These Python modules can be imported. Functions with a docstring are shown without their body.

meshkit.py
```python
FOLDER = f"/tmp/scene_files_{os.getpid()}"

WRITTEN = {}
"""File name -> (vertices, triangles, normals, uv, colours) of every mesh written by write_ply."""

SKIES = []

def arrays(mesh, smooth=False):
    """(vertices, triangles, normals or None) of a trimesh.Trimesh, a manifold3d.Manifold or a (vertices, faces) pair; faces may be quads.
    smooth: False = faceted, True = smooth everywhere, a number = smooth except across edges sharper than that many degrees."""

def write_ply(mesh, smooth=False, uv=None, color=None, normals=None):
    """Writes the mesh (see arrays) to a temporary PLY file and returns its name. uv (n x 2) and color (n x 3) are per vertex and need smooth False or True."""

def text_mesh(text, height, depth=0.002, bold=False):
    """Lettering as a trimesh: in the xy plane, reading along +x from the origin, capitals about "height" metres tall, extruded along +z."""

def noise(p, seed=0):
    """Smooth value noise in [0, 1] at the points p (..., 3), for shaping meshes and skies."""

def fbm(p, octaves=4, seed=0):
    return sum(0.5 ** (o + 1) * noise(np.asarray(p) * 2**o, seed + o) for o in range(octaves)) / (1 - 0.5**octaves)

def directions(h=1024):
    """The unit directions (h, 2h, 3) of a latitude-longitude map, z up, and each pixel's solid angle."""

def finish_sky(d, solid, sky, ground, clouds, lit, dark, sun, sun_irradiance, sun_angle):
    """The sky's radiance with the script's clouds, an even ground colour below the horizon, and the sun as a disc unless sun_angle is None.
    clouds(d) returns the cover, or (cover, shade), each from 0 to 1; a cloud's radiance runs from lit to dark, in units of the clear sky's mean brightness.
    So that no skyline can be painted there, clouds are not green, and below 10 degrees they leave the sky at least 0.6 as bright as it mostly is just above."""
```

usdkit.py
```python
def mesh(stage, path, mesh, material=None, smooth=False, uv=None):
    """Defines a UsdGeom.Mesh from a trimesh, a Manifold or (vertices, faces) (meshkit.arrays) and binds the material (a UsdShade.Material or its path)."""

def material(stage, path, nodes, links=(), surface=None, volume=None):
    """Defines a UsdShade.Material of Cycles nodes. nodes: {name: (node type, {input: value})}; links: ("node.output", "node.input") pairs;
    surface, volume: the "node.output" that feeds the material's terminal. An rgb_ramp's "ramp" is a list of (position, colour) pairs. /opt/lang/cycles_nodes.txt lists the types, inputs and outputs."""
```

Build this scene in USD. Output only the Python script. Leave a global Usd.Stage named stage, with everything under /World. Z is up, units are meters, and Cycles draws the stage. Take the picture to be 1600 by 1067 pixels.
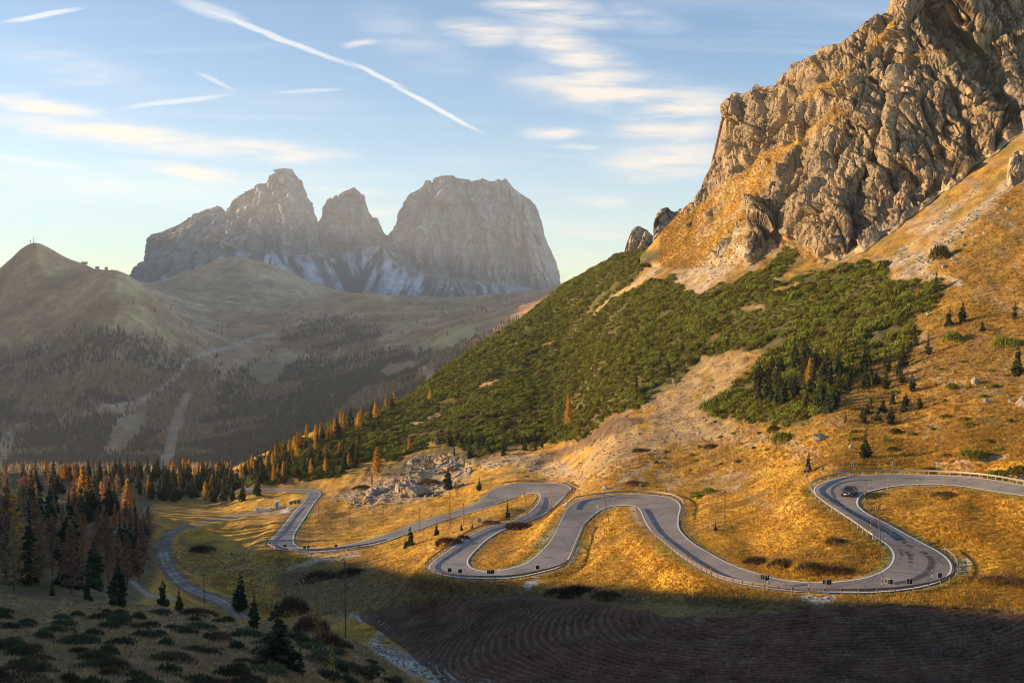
import math
import numpy as np
import trimesh
import usdkit
import meshkit
from pxr import Usd, UsdGeom, UsdLux, UsdShade, Gf, Sdf, Vt
from scipy.interpolate import RBFInterpolator, RectBivariateSpline, CubicSpline
from scipy.ndimage import gaussian_filter, map_coordinates
from scipy.spatial import cKDTree

stage = Usd.Stage.CreateInMemory()
UsdGeom.SetStageUpAxis(stage, 'Z')
UsdGeom.SetStageMetersPerUnit(stage, 1.0)
UsdGeom.Xform.Define(stage, '/World')
UsdGeom.Scope.Define(stage, '/World/Looks')

# ------------------------------------------------------------------ camera, sky, sun, exposure
FOCAL = 1640.0                      # photograph's pixels per unit tangent, picture 1600 wide
HORIZON = 470.0
PITCH = math.atan((533.5 - HORIZON) / FOCAL)
EXPOSURE = 1.52
SUN_AZ, SUN_EL = math.radians(-83.0), math.radians(11.0)     # from +y towards +x
SUN_POWER, SKY_POWER = 1.25, 0.076
CLOUD = 5.0
SUN = np.array([math.sin(SUN_AZ) * math.cos(SUN_EL), math.cos(SUN_AZ) * math.cos(SUN_EL), math.sin(SUN_EL)])

cam = UsdGeom.Camera.Define(stage, '/World/camera')
cam.CreateHorizontalApertureAttr(36.0)
cam.CreateVerticalApertureAttr(36.0 * 682 / 1024)
cam.CreateFocalLengthAttr(36.0 * FOCAL / 1600)
cam.CreateClippingRangeAttr(Gf.Vec2f(0.5, 100000.0))
cam.CreateExposureAttr(EXPOSURE)
cam.AddRotateXOp().Set(90.0 - math.degrees(PITCH))


def px(u, v):
    """Pixel of the photograph -> (x / y, z / y) of its ray."""
    u, v = np.asarray(u, float), np.asarray(v, float)
    dx, dz = (u - 800) / FOCAL, -(v - 533.5) / FOCAL
    c, s = math.cos(PITCH), math.sin(PITCH)
    y, z = c + dz * s, -s + dz * c
    return dx / y, z / y


def to_px(a, t):
    c, s = math.cos(PITCH), math.sin(PITCH)
    y, z = c - t * s, s + t * c
    return 800 + FOCAL * a / y, 533.5 - FOCAL * z / y


def at(u, v, y):
    a, t = px(u, v)
    y = np.asarray(y, float)
    return np.stack([a * y, y + 0 * a, t * y], -1)


# the air's own gradient, thin cirrus everywhere, and the day's cloud banks and contrails, all laid out by direction
sky_nodes = {
    'sky': ('sky_texture', {'sky_type': 'single_scattering', 'sun_disc': False, 'sun_elevation': SUN_EL, 'sun_rotation': SUN_AZ,
                            'altitude': 2100.0, 'air_density': 1.0, 'aerosol_density': 0.35, 'ozone_density': 1.6}),
    'deep': ('hsv', {'saturation': 1.28, 'value': 1.0, 'fac': 1.0}),
    'tc': ('texture_coordinate', {}), 'd': ('separate_xyz', {}),
    'yf': ('math', {'math_type': 'maximum', 'value2': 0.03}), 'a': ('math', {'math_type': 'divide'}), 't': ('math', {'math_type': 'divide'}), 'at': ('combine_xyz', {}),
    'zp': ('math', {'math_type': 'add', 'value2': 0.10}), 'zq': ('math', {'math_type': 'maximum', 'value2': 0.04}), 'px': ('math', {'math_type': 'divide'}), 'py': ('math', {'math_type': 'divide'}), 'plane': ('combine_xyz', {}),
    'stretch': ('mapping', {'rotation': (0, 0, 0.5), 'scale': (0.35, 1.5, 1.0)}), 'cirrus': ('noise_texture', {'scale': 1.1, 'detail': 8.0, 'roughness': 0.62, 'distortion': 0.6}),
    'cf': ('map_range', {'from_min': 0.5, 'from_max': 0.85, 'to_min': 0.0, 'to_max': 0.45, 'clamp': True}),
    'ws': ('mapping', {'scale': (9.0, 26.0, 1.0)}), 'wn': ('noise_texture', {'scale': 1.0, 'detail': 6.0, 'roughness': 0.6}), 'wc': ('vector_math', {'vector_math_type': 'subtract', 'math_type': 'subtract', 'vector2': (0.5, 0.5, 0.5)}),
    'wm': ('vector_math', {'math_type': 'multiply_add', 'vector2': (0.05, 0.018, 0.0)}), 'ww': ('vector_math', {'math_type': 'multiply_add', 'vector2': (0.008, 0.009, 0.0)}),
    'gs': ('mapping', {'rotation': (0, 0, 0.12), 'scale': (13.0, 95.0, 1.0)}), 'gn': ('noise_texture', {'scale': 1.0, 'detail': 7.0, 'roughness': 0.6}), 'gr': ('map_range', {'from_min': 0.34, 'from_max': 0.62, 'to_min': 0.22, 'to_max': 1.2, 'clamp': True}),
    'soft': ('math', {'math_type': 'multiply', 'use_clamp': True}), 'sum': ('math', {'math_type': 'maximum', 'use_clamp': True}), 'sum2': ('math', {'math_type': 'maximum', 'use_clamp': True}),
    'lit': ('rgb_ramp', {'ramp': [(0.0, (1.0, 0.98, 0.95)), (0.35, (1.0, 0.93, 0.84)), (1.0, (0.95, 0.84, 0.74))]}), 'gain': ('vector_math', {'math_type': 'scale', 'scale': CLOUD}),
    'mix': ('mix_color', {}), 'bg': ('background_shader', {'strength': SKY_POWER}),
}
del sky_nodes['wc'][1]['vector_math_type']
sky_links = [('tc.generated', 'd.vector'), ('d.y', 'yf.value1'), ('d.x', 'a.value1'), ('yf.value', 'a.value2'), ('d.z', 't.value1'), ('yf.value', 't.value2'), ('a.value', 'at.x'), ('t.value', 'at.y'),
             ('d.z', 'zp.value1'), ('zp.value', 'zq.value1'), ('d.x', 'px.value1'), ('zq.value', 'px.value2'), ('d.y', 'py.value1'), ('zq.value', 'py.value2'), ('px.value', 'plane.x'), ('py.value', 'plane.y'),
             ('plane.vector', 'stretch.vector'), ('stretch.vector', 'cirrus.vector'), ('cirrus.fac', 'cf.value'), ('at.vector', 'ws.vector'), ('ws.vector', 'wn.vector'), ('wn.color', 'wc.vector1'), ('wc.vector', 'wm.vector1'), ('at.vector', 'wm.vector3'),
             ('wc.vector', 'ww.vector1'), ('at.vector', 'ww.vector3'), ('at.vector', 'gs.vector'), ('gs.vector', 'gn.vector'), ('gn.fac', 'gr.value')]
BANKS = [  # photograph's pixel, half sizes, tilt in degrees, strength, sharp-edged trail or soft bank
    (423, 55, 200, 6, -20.6, 0.6, 1), (678, 168, 112, 5, -28.5, 0.7, 1), (590, 118, 62, 4.5, -25, 0.65, 1), (330, 18, 80, 15, -19, 0.38, 1), (66, 24, 80, 6, 9, 0.6, 1), (275, 160, 120, 5, 7, 0.5, 1), (480, 142, 75, 4, 3, 0.35, 1), (338, 128, 45, 5, -28, 0.35, 1),
    (190, 210, 300, 32, -8, 1.0, 0), (430, 234, 170, 24, -5, 0.95, 0), (70, 168, 130, 20, -9, 1.0, 0), (300, 270, 150, 18, -6, 0.95, 0), (60, 250, 120, 9, -10, 0.5, 0), (60, 290, 300, 40, -4, 0.35, 0), (130, 405, 50, 7, 0, 0.6, 0), (260, 318, 40, 4, -6, 0.5, 0),
    (760, 50, 95, 30, -6, 1.0, 0), (860, 18, 150, 34, -10, 0.85, 0), (900, 85, 170, 48, -24, 0.85, 0), (960, 142, 240, 46, -6, 1.0, 0), (1070, 165, 150, 44, 4, 0.9, 0), (1045, 250, 170, 46, 2, 1.0, 0), (1050, 205, 150, 28, 2, 0.9, 0), (860, 211, 80, 16, 2, 1.0, 0),
    (900, 232, 60, 7, 0, 0.5, 0), (940, 317, 80, 14, -4, 0.65, 0), (930, 366, 95, 11, -4, 0.65, 0), (900, 412, 80, 8, 0, 0.45, 0), (560, 70, 40, 9, 6, 0.55, 0), (605, 328, 60, 12, 0, 0.6, 0), (545, 298, 90, 8, -3, 0.6, 0), (1000, 30, 90, 30, -10, 0.35, 0),
    (640, 60, 160, 60, -25, 0.22, 0), (120, 110, 200, 50, -14, 0.25, 0), (330, 0, 0, 0, 0, 0, 0)]
_last = {0: None, 1: None}
for _k, (_u, _v, _ru, _rv, _r, _g, _trail) in enumerate(BANKS):
    if not _ru:
        continue
    _a, _t = px(_u, _v)
    sky_nodes[f'e{_k}'] = ('mapping', {'mapping_type': 'texture', 'location': (float(_a), float(_t), 0.0), 'rotation': (0.0, 0.0, math.radians(_r)), 'scale': (_ru / FOCAL, _rv / FOCAL, 1.0)})
    sky_nodes[f'l{_k}'] = ('vector_math', {'math_type': 'length'})
    sky_nodes[f'r{_k}'] = ('map_range', {'range_type': 'smoothstep', 'from_min': 1.0, 'from_max': 0.35 if _trail else 0.05, 'to_min': 0.0, 'to_max': _g, 'clamp': True})
    sky_links += [(('ww.vector' if _trail else 'wm.vector'), f'e{_k}.vector'), (f'e{_k}.vector', f'l{_k}.vector1'), (f'l{_k}.value', f'r{_k}.value')]
    if _last[_trail] is None:
        _last[_trail] = f'r{_k}.result'
    else:
        sky_nodes[f'x{_k}'] = ('math', {'math_type': 'maximum'})
        sky_links += [(_last[_trail], f'x{_k}.value1'), (f'r{_k}.result', f'x{_k}.value2')]
        _last[_trail] = f'x{_k}.value'
sky_links += [(_last[0], 'soft.value1'), ('gr.result', 'soft.value2'), ('soft.value', 'sum.value1'), (_last[1], 'sum.value2'), ('sum.value', 'sum2.value1'), ('cf.result', 'sum2.value2'), ('sky.color', 'deep.color'), ('deep.color', 'mix.a'),
              ('soft.value', 'lit.fac'), ('lit.color', 'gain.vector1'), ('gain.vector', 'mix.b'), ('sum2.value', 'mix.fac'), ('mix.result', 'bg.color')]
sky_mat = usdkit.material(stage, '/World/Looks/sky_air', sky_nodes, sky_links, surface='bg.background')
dome = UsdLux.DomeLight.Define(stage, '/World/sky')
UsdShade.MaterialBindingAPI.Apply(dome.GetPrim()).Bind(sky_mat)
dome.GetPrim().SetCustomDataByKey('kind', 'structure')

sun = UsdLux.DistantLight.Define(stage, '/World/sun')
sun.CreateIntensityAttr(SUN_POWER)
sun.CreateAngleAttr(0.5)
sun.CreateNormalizeAttr(True)
sun.CreateColorAttr(Gf.Vec3f(1.0, 0.71, 0.39))
sun.AddTransformOp().Set(Gf.Matrix4d().SetRotate(Gf.Rotation(Gf.Vec3d(0, 0, 1), Gf.Vec3d(*map(float, SUN)))))

# ------------------------------------------------------------------ helpers
RNG = np.random.default_rng(7)
names = {}


def numbered(name, parent='/World'):
    k = names.get((parent, name), 0)
    names[(parent, name)] = k + 1
    return name if k == 0 else f'{name}_{k:03d}'


def tag(prim, label=None, category=None, group=None, kind=None):
    for k, x in (('label', label), ('category', category), ('group', group), ('kind', kind)):
        if x:
            prim.SetCustomDataByKey(k, x)
    return prim


def obj(name, mesh, mat, parent='/World', smooth=False, tint=None):
    parent = str(parent.GetPath()) if hasattr(parent, 'GetPath') else parent
    m = usdkit.mesh(stage, parent + '/' + numbered(name, parent), mesh, mat, smooth)
    if tint is not None:
        UsdGeom.PrimvarsAPI(m).CreatePrimvar('tint', Sdf.ValueTypeNames.Color3fArray, 'vertex').Set(Vt.Vec3fArray.FromNumpy(np.asarray(tint, np.float32)))
    return m.GetPrim()


def thing(name, label, category, loc=(0, 0, 0), rotz=0.0, scale=None, group=None, kind=None, ref=None):
    x = UsdGeom.Xform.Define(stage, '/World/' + numbered(name))
    x.AddTranslateOp().Set(Gf.Vec3d(*map(float, loc)))
    x.AddRotateZOp().Set(float(rotz))
    if scale is not None:
        x.AddScaleOp().Set(Gf.Vec3f(*map(float, np.broadcast_to(scale, 3))))
    p = x.GetPrim()
    if ref is not None:
        p.GetReferences().AddInternalReference(ref)
        p.SetInstanceable(True)
    return tag(p, label, category, group, kind)


def structure(p, label=None):
    return tag(p, label, None, None, 'structure')


def grid_faces(n, m):
    i, j = np.meshgrid(np.arange(n - 1), np.arange(m - 1), indexing='ij')
    k = (i * m + j).ravel()
    return np.vstack([np.stack([k, k + m, k + m + 1], 1), np.stack([k, k + m + 1, k + 1], 1)])


def smoothstep(a, b, x):
    t = np.clip((x - a) / (b - a), 0, 1)
    return t * t * (3 - 2 * t)


def signed(p, seed, octaves=4):
    return meshkit.fbm(p, octaves, seed) * 2 - 1


def ridged(p, seed, octaves=4):
    out, amp, tot = 0, 1.0, 0
    for o in range(octaves):
        out = out + amp * (1 - np.abs(2 * meshkit.noise(np.asarray(p) * 2**o, seed + 31 * o) - 1))
        tot += amp
        amp *= 0.5
    return out / tot


# picture masks: where in the photograph a ground cover lies, read at a surface point's own pixel
U0, V0, MW, MH, MS = -500, -300, 3000, 1900, 2.0


def inside(u, v, poly):
    poly = np.asarray(poly, float)
    r = np.zeros(np.broadcast(u, v).shape, bool)
    x1, y1 = poly[:, 0], poly[:, 1]
    x2, y2 = np.roll(x1, -1), np.roll(y1, -1)
    for a, b, c, d in zip(x1, y1, x2, y2):
        if b != d:
            r ^= ((b > v) != (d > v)) & (u < (c - a) * (v - b) / (d - b) + a)
    return r


_mu, _mv = np.meshgrid(U0 + (np.arange(int(MW / MS)) + 0.5) * MS, V0 + (np.arange(int(MH / MS)) + 0.5) * MS)
_P = np.stack([_mu, _mv, 0 * _mu], -1)
_wu, _wv = signed(_P / 22.0, 901, 3), signed(_P / 22.0, 947, 3)


def window(pts, pad):
    pts = np.asarray(pts, float)
    j0, i0 = np.floor((pts.min(0)[:2] - pad - (U0, V0)) / MS).astype(int).clip(0)
    j1, i1 = np.ceil((pts.max(0)[:2] + pad - (U0, V0)) / MS).astype(int)
    return slice(i0, max(i1, i0 + 1)), slice(j0, max(j1, j0 + 1))


def mask(polys, blur=2.0, warp=10.0):
    m = np.zeros(_mu.shape)
    for p in polys:
        w = window(p, 3 * blur + warp + 6)
        m[w] = np.maximum(m[w], inside(_mu[w] + warp * _wu[w], _mv[w] + warp * 0.8 * _wv[w], p))
    return gaussian_filter(m, blur / MS)


def stroke(pts, width, blur=1.5, warp=6.0):
    """A band along a polyline; width in pixels, one number or one per point."""
    pts = np.asarray(pts, float)
    w = np.broadcast_to(np.asarray(width, float), (len(pts),))
    out = np.zeros(_mu.shape)
    box = window(pts, w.max() + 3 * blur + warp + 6)
    u, v = _mu[box] + warp * _wu[box], _mv[box] + warp * _wv[box]
    m = np.zeros(u.shape)
    for (a, b), wa, wb in zip(zip(pts[:-1], pts[1:]), w[:-1], w[1:]):
        d = b - a
        t = np.clip(((u - a[0]) * d[0] + (v - a[1]) * d[1]) / (d @ d), 0, 1)
        r = np.hypot(u - a[0] - t * d[0], v - a[1] - t * d[1])
        m = np.maximum(m, np.clip(1.2 - r / (0.5 * (wa + (wb - wa) * t)), 0, 0.4) / 0.4)
    out[box] = gaussian_filter(m, blur / MS)
    return out


def look(m, u, v):
    return map_coordinates(m, [(v - V0) / MS - 0.5, (u - U0) / MS - 0.5], order=1, mode='nearest')


# ------------------------------------------------------------------ the road's course, traced edge to edge
ROAD = np.array([
    (1900, 805, 1900, 835), (1750, 780, 1750, 802), (1600, 758, 1600, 775), (1545, 748, 1540, 766), (1475, 742, 1475, 757.5), (1427, 740.6, 1427, 757.5), (1365, 740.6, 1390, 761),
    (1327, 743, 1371, 765), (1302, 747.5, 1358, 768.5), (1284, 753, 1350, 772), (1272, 759, 1345, 776), (1268, 765, 1341.5, 781),
    (1270, 770, 1341, 785), (1281, 781, 1343, 791), (1302, 796, 1352, 799), (1327, 812, 1372, 810), (1352, 830, 1396, 822),
    (1365, 839, 1421, 836), (1377, 846, 1436, 844), (1385, 852, 1453, 852.6), (1391, 860, 1470, 861.6), (1393.5, 868, 1483, 871),
    (1392, 876, 1490, 881), (1387, 884, 1491, 888), (1378, 891, 1488, 898), (1365, 897, 1476, 907), (1345, 903, 1450, 916),
    (1324, 906, 1410, 923), (1296, 909, 1365, 926), (1260, 909, 1310, 926.5), (1220, 905, 1255, 925), (1186, 896, 1200, 919.5), (1155, 886, 1155, 912),
    (1130, 875, 1120, 902), (1105, 861, 1090, 887), (1085, 849, 1062, 869), (1070, 836, 1040, 851), (1062, 825, 1025, 839),
    (1061, 813, 1013, 825.5), (1063, 800, 1004, 810.5), (1065, 791, 999.5, 800), (1060, 783, 996, 794.5), (1050, 777.5, 991, 791.5),
    (1035, 774, 985, 790), (1010, 772, 978, 790), (985, 771.5, 969, 790), (957, 773, 958, 791), (935, 776, 947, 793.5), (912, 779, 937, 798),
    (900, 782, 927, 806), (891, 788, 919, 813), (883, 799, 911, 823), (876, 812.5, 905, 836), (868, 829, 899, 850), (858, 846, 892, 868),
    (844, 861, 884, 880), (827, 875, 868, 889), (807, 884.5, 840, 896), (785, 889, 810, 902.5), (765, 892, 768, 905), (753, 891, 735, 904),
    (744, 889, 710, 902), (737, 886, 690, 898.5), (733, 881, 675, 894), (732, 876, 668, 888.5), (735, 870, 670, 882), (742, 862, 684, 870.5),
    (752, 852, 706, 854.5), (765, 841, 727, 839), (777, 833.5, 745, 830), (792, 826, 768, 821), (812, 820, 790, 816), (832, 812, 812, 807),
    (853, 802, 827.5, 798), (868, 790.6, 836, 789.5), (878, 780, 841, 782), (888, 770, 842.5, 777), (893, 763.6, 842, 773), (888, 758.5, 840, 771),
    (872, 755, 836, 770), (850, 754, 830, 770.5), (827, 753.5, 822, 772), (802, 755, 808, 776), (783, 758.5, 793, 780.5), (768, 765, 780, 786),
    (751, 780, 760, 793.5), (738, 788, 742, 799), (722, 794, 717, 806.6), (685, 806, 684, 816), (658, 813.5, 658, 826), (631, 824, 631, 835.5),
    (599, 835.5, 603, 846), (572, 843.5, 575, 852.5), (550, 849, 548, 856.5), (524, 854, 523, 860), (500, 856.5, 485, 863), (482, 856.3, 459, 862),
    (471, 855, 438, 858.5), (464, 851.5, 424, 855), (460, 846, 417.5, 849.5), (460, 840, 420, 845), (461, 834, 427, 838), (469, 821, 439, 825),
    (480, 804, 451, 809.5), (490, 788.5, 466, 792), (498, 778, 481, 774), (502, 771.5, 480, 770.8), (498, 767, 474, 769), (485, 764.3, 462, 768),
    (459, 763.4, 445, 767.5), (419, 763, 419, 767), (380, 763, 380, 767)], float)
ROAD_Z = {0: -30.5, 2: -32.2, 12: -35.4, 23: -39.3, 32: -42.0, 44: -46.0, 59: -50.3, 77: -57.5, 93: -65.0, 99: -67.5, 106: -72.5, 110: -74.5}


def road_points():
    n = len(ROAD)
    z, tilt = np.full(n, -45.0), np.zeros(n)
    keys = sorted(ROAD_Z)
    (aA, tA), (aB, tB) = px(ROAD[:, 0], ROAD[:, 1]), px(ROAD[:, 2], ROAD[:, 3])
    dA = dB = np.zeros(n)
    for _ in range(8):                                   # z runs evenly along the road's true length; wide bends are banked
        A = np.stack([aA, 1 + 0 * aA, tA], 1) * ((z + dA) / tA)[:, None]
        B = np.stack([aB, 1 + 0 * aB, tB], 1) * ((z + dB) / tB)[:, None]
        s = np.r_[0, np.cumsum(np.linalg.norm(np.diff((A + B)[:, :2] / 2, axis=0), axis=1))]
        z = np.interp(s, s[keys], [ROAD_Z[k] for k in keys])
        z = np.convolve(np.pad(z, 2, mode='edge'), np.ones(5) / 5, 'valid')
        w = np.linalg.norm(A - B, axis=1)
        bank = np.convolve(np.pad(np.clip(0.012 * (w - 8.5), 0, 0.085), 3, mode='edge'), np.ones(7) / 7, 'valid')
        far = np.tanh((A - B)[:, 1] / 4)
        dA, dB = bank * far * w / 2, -bank * far * w / 2
    return A, B, s


def resample(P, s, step):
    cs = CubicSpline(s, P)
    q = np.arange(s[0], s[-1], step)
    return cs(q), q


_A, _B, _S = road_points()
EDGE_A, ROAD_S = resample(_A, _S, 1.0)
EDGE_B, _ = resample(_B, _S, 1.0)
for E in (EDGE_A, EDGE_B):
    E[:] = np.stack([gaussian_filter(E[:, k], 1.6, mode='nearest') for k in range(3)], 1)


# ------------------------------------------------------------------ terrain: heights from levelled points, then relief
HEIGHTS = {
    -700: [(1180, 25), (1067, 40), (960, 70), (880, 110), (820, 160), (750, 250), (700, 400), (690, 520), (720, 800), (760, 1100), (720, 1600), (640, 2100), (560, 2500), (470, 3000), (420, 3400), (450, 4500), (470, 9000)],
    0: [(1180, 25), (1067, 42), (1000, 62), (950, 85), (925, 104), (895, 125), (860, 155), (820, 200), (785, 270), (755, 370), (738, 520), (775, 800), (740, 1200), (715, 1600), (660, 2000), (600, 2300), (540, 2600), (480, 2850), (428, 3100), (445, 3700), (450, 5000), (455, 9000)],
    55: [(720, 1600), (440, 2900), (383, 3150), (420, 3800)], 40: [(387, 3150)], 22: [(404, 3140)], 72: [(391, 3140)], 90: [(404, 3130)], 140: [(417, 3000)], 200: [(433, 2750)],
    110: [(1180, 25), (1067, 44), (1000, 64), (950, 88), (928, 106), (910, 130), (885, 165), (845, 215), (805, 280), (765, 380), (738, 525), (775, 800), (740, 1200), (715, 1600), (650, 2000), (590, 2250), (530, 2500), (475, 2700), (430, 2950), (412, 3150), (440, 4000)],
    170: [(740, 1200), (712, 1600), (640, 1950), (580, 2200), (520, 2400), (460, 2600), (428, 2750), (445, 3300), (447, 5000)],
    230: [(1180, 26), (1067, 46), (1000, 68), (960, 92), (946, 108), (952, 140), (915, 200), (870, 260), (825, 310), (790, 375), (755, 450), (738, 530), (775, 800), (740, 1200), (712, 1600), (650, 2000), (590, 2250), (530, 2450), (468, 2650), (475, 3200), (462, 4000), (450, 5200), (446, 6000)],
    320: [(738, 1200), (712, 1600), (660, 2000), (610, 2300), (560, 2600), (530, 2750), (528, 3200), (490, 4200), (450, 5500), (412, 6300)],
    370: [(738, 1200), (710, 1600), (670, 1900), (620, 2300), (570, 2800), (525, 3500), (480, 4600), (430, 5800), (396, 6400), (430, 6900)],
    350: [(1190, 28), (1067, 50), (1010, 72), (972, 98), (965, 108), (975, 145), (944, 236), (900, 262), (865, 293), (830, 330), (805, 365), (782, 420), (757, 470), (737, 545), (770, 800)],
    460: [(1200, 30), (1067, 55), (1010, 80), (985, 98), (978, 108), (985, 150), (960, 205), (930, 228), (900, 250), (875, 270), (835, 305), (785, 375), (755, 410), (735, 440), (712, 475), (690, 510), (720, 700), (735, 1200), (710, 1500), (650, 2000), (595, 2500), (545, 3200), (500, 4200), (460, 5400), (435, 6300), (445, 7000)],
    520: [(1230, 32), (1067, 62), (1020, 84), (1000, 96), (995, 104), (1005, 150), (975, 190), (940, 213), (905, 238), (875, 262), (825, 320), (790, 362), (765, 395), (745, 420), (715, 450), (690, 490), (668, 535), (690, 700), (720, 1000), (650, 1800), (590, 2500), (540, 3200), (500, 3800), (470, 4800), (462, 6300), (465, 7000)],
    570: [(720, 1000), (660, 1500), (600, 2100), (550, 2800), (510, 3400), (468, 4300), (480, 5200), (470, 6800)],
    600: [(1250, 40), (1090, 70), (1040, 86), (1025, 93), (1035, 130), (1010, 165), (990, 178), (960, 188), (930, 200), (900, 218), (870, 250), (815, 325), (790, 350), (770, 375), (745, 400), (720, 430), (690, 470), (665, 510), (643, 550), (660, 650), (720, 1000)],
    640: [(700, 1000), (640, 1500), (580, 2100), (540, 2800), (505, 3500), (478, 4400), (472, 5400), (470, 6800)],
    700: [(1300, 60), (1130, 95), (1070, 135), (1040, 150), (1000, 165), (960, 180), (930, 190), (915, 196), (845, 235), (830, 262), (815, 288), (785, 335), (765, 365), (745, 388), (725, 408), (700, 432), (660, 480), (620, 535), (577, 600), (590, 720), (640, 1050), (550, 2000), (515, 2800), (490, 3700), (478, 5000), (470, 6800)],
    800: [(1300, 60), (1150, 85), (1070, 130), (1030, 143), (990, 158), (950, 172), (925, 182), (908, 190), (865, 212), (845, 228), (830, 243), (800, 272), (788, 298), (745, 352), (733, 372), (715, 395), (690, 422), (640, 472), (580, 540), (517, 620), (530, 760), (580, 1200), (525, 1700), (500, 2500), (485, 3300), (474, 4500), (468, 6800)],
    880: [(1300, 60), (1150, 85), (1070, 127), (1030, 140), (990, 152), (950, 166), (920, 180), (900, 190), (740, 345), (715, 375), (690, 400), (650, 440), (590, 500), (520, 570), (453, 660), (465, 800), (520, 1100), (452, 1480), (480, 2200), (466, 3200), (455, 3800), (462, 5000), (462, 7000)],
    935: [(421, 1500), (500, 1150), (455, 2500)],
    960: [(1300, 60), (1150, 83), (1070, 125), (1030, 136), (990, 148), (950, 160), (920, 172), (890, 184), (860, 196), (830, 211), (805, 226), (762, 255), (740, 272), (710, 300), (680, 328), (640, 362), (580, 415), (500, 490), (450, 555), (408, 620), (430, 760), (500, 1200), (480, 9000)],
    1050: [(1300, 60), (1150, 82), (1070, 122), (1030, 133), (990, 144), (955, 155), (930, 164), (900, 172), (880, 176), (760, 252), (740, 266), (700, 293), (660, 320), (620, 345), (560, 385), (500, 430), (440, 485), (400, 530), (430, 800), (500, 1300), (520, 9000)],
    1165: [(1300, 60), (1150, 80), (1070, 118), (1030, 128), (990, 138), (950, 149), (925, 157), (870, 173), (850, 182), (820, 197), (790, 213), (760, 230), (730, 247), (700, 264), (660, 286), (600, 318), (540, 350), (480, 385), (420, 425), (404, 440), (450, 650), (520, 1300), (550, 9000)],
    1300: [(1300, 58), (1150, 78), (1070, 114), (1030, 122), (990, 130), (960, 136), (940, 142), (895, 153), (870, 159), (840, 168), (815, 177), (730, 210), (700, 224), (660, 243), (600, 272), (540, 305), (470, 345), (395, 392), (450, 600), (520, 1300), (550, 9000)],
    1400: [(1300, 57), (1150, 77), (1070, 113), (1030, 121), (990, 129), (960, 134), (940, 139), (800, 177), (775, 186), (725, 208), (700, 218), (650, 240), (590, 265), (530, 292), (470, 318), (400, 352), (350, 380), (420, 600), (520, 1300), (550, 9000)],
    1500: [(1300, 56), (1150, 77), (1070, 112), (1030, 121), (990, 129), (960, 135), (935, 140), (915, 145), (880, 153), (860, 157), (830, 164), (800, 172), (775, 180), (735, 192), (710, 202), (670, 218), (620, 238), (560, 262), (500, 285), (440, 308), (380, 332), (320, 358), (275, 380), (380, 600), (520, 1300), (550, 9000)],
    1600: [(1300, 55), (1150, 76), (1070, 111), (1020, 122), (980, 130), (950, 136), (920, 142), (880, 150), (840, 158), (800, 166), (782, 171), (740, 184), (700, 199), (650, 218), (590, 240), (530, 262), (460, 287), (400, 308), (330, 332), (260, 355), (205, 375), (330, 600), (520, 1300), (550, 9000)],
    1800: [(1300, 53), (1100, 90), (1000, 115), (920, 130), (850, 142), (740, 167), (700, 180), (600, 215), (500, 245), (400, 275), (300, 302), (200, 330), (120, 350), (300, 600), (520, 1300), (550, 9000)],
    2300: [(1200, 60), (950, 100), (750, 140), (600, 180), (450, 220), (300, 260), (100, 310), (300, 600), (520, 1300), (550, 9000)],
    3000: [(1200, 60), (950, 100), (750, 130), (600, 160), (450, 200), (300, 240), (100, 290), (300, 600), (520, 1300), (550, 9000)],
}
_c = [(u, v, y) for u, col in HEIGHTS.items() for v, y in col]
for u in range(-700, 3001, 370):
    _c.append((u, 466, 14000))
_c = np.array(_c, float)
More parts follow.
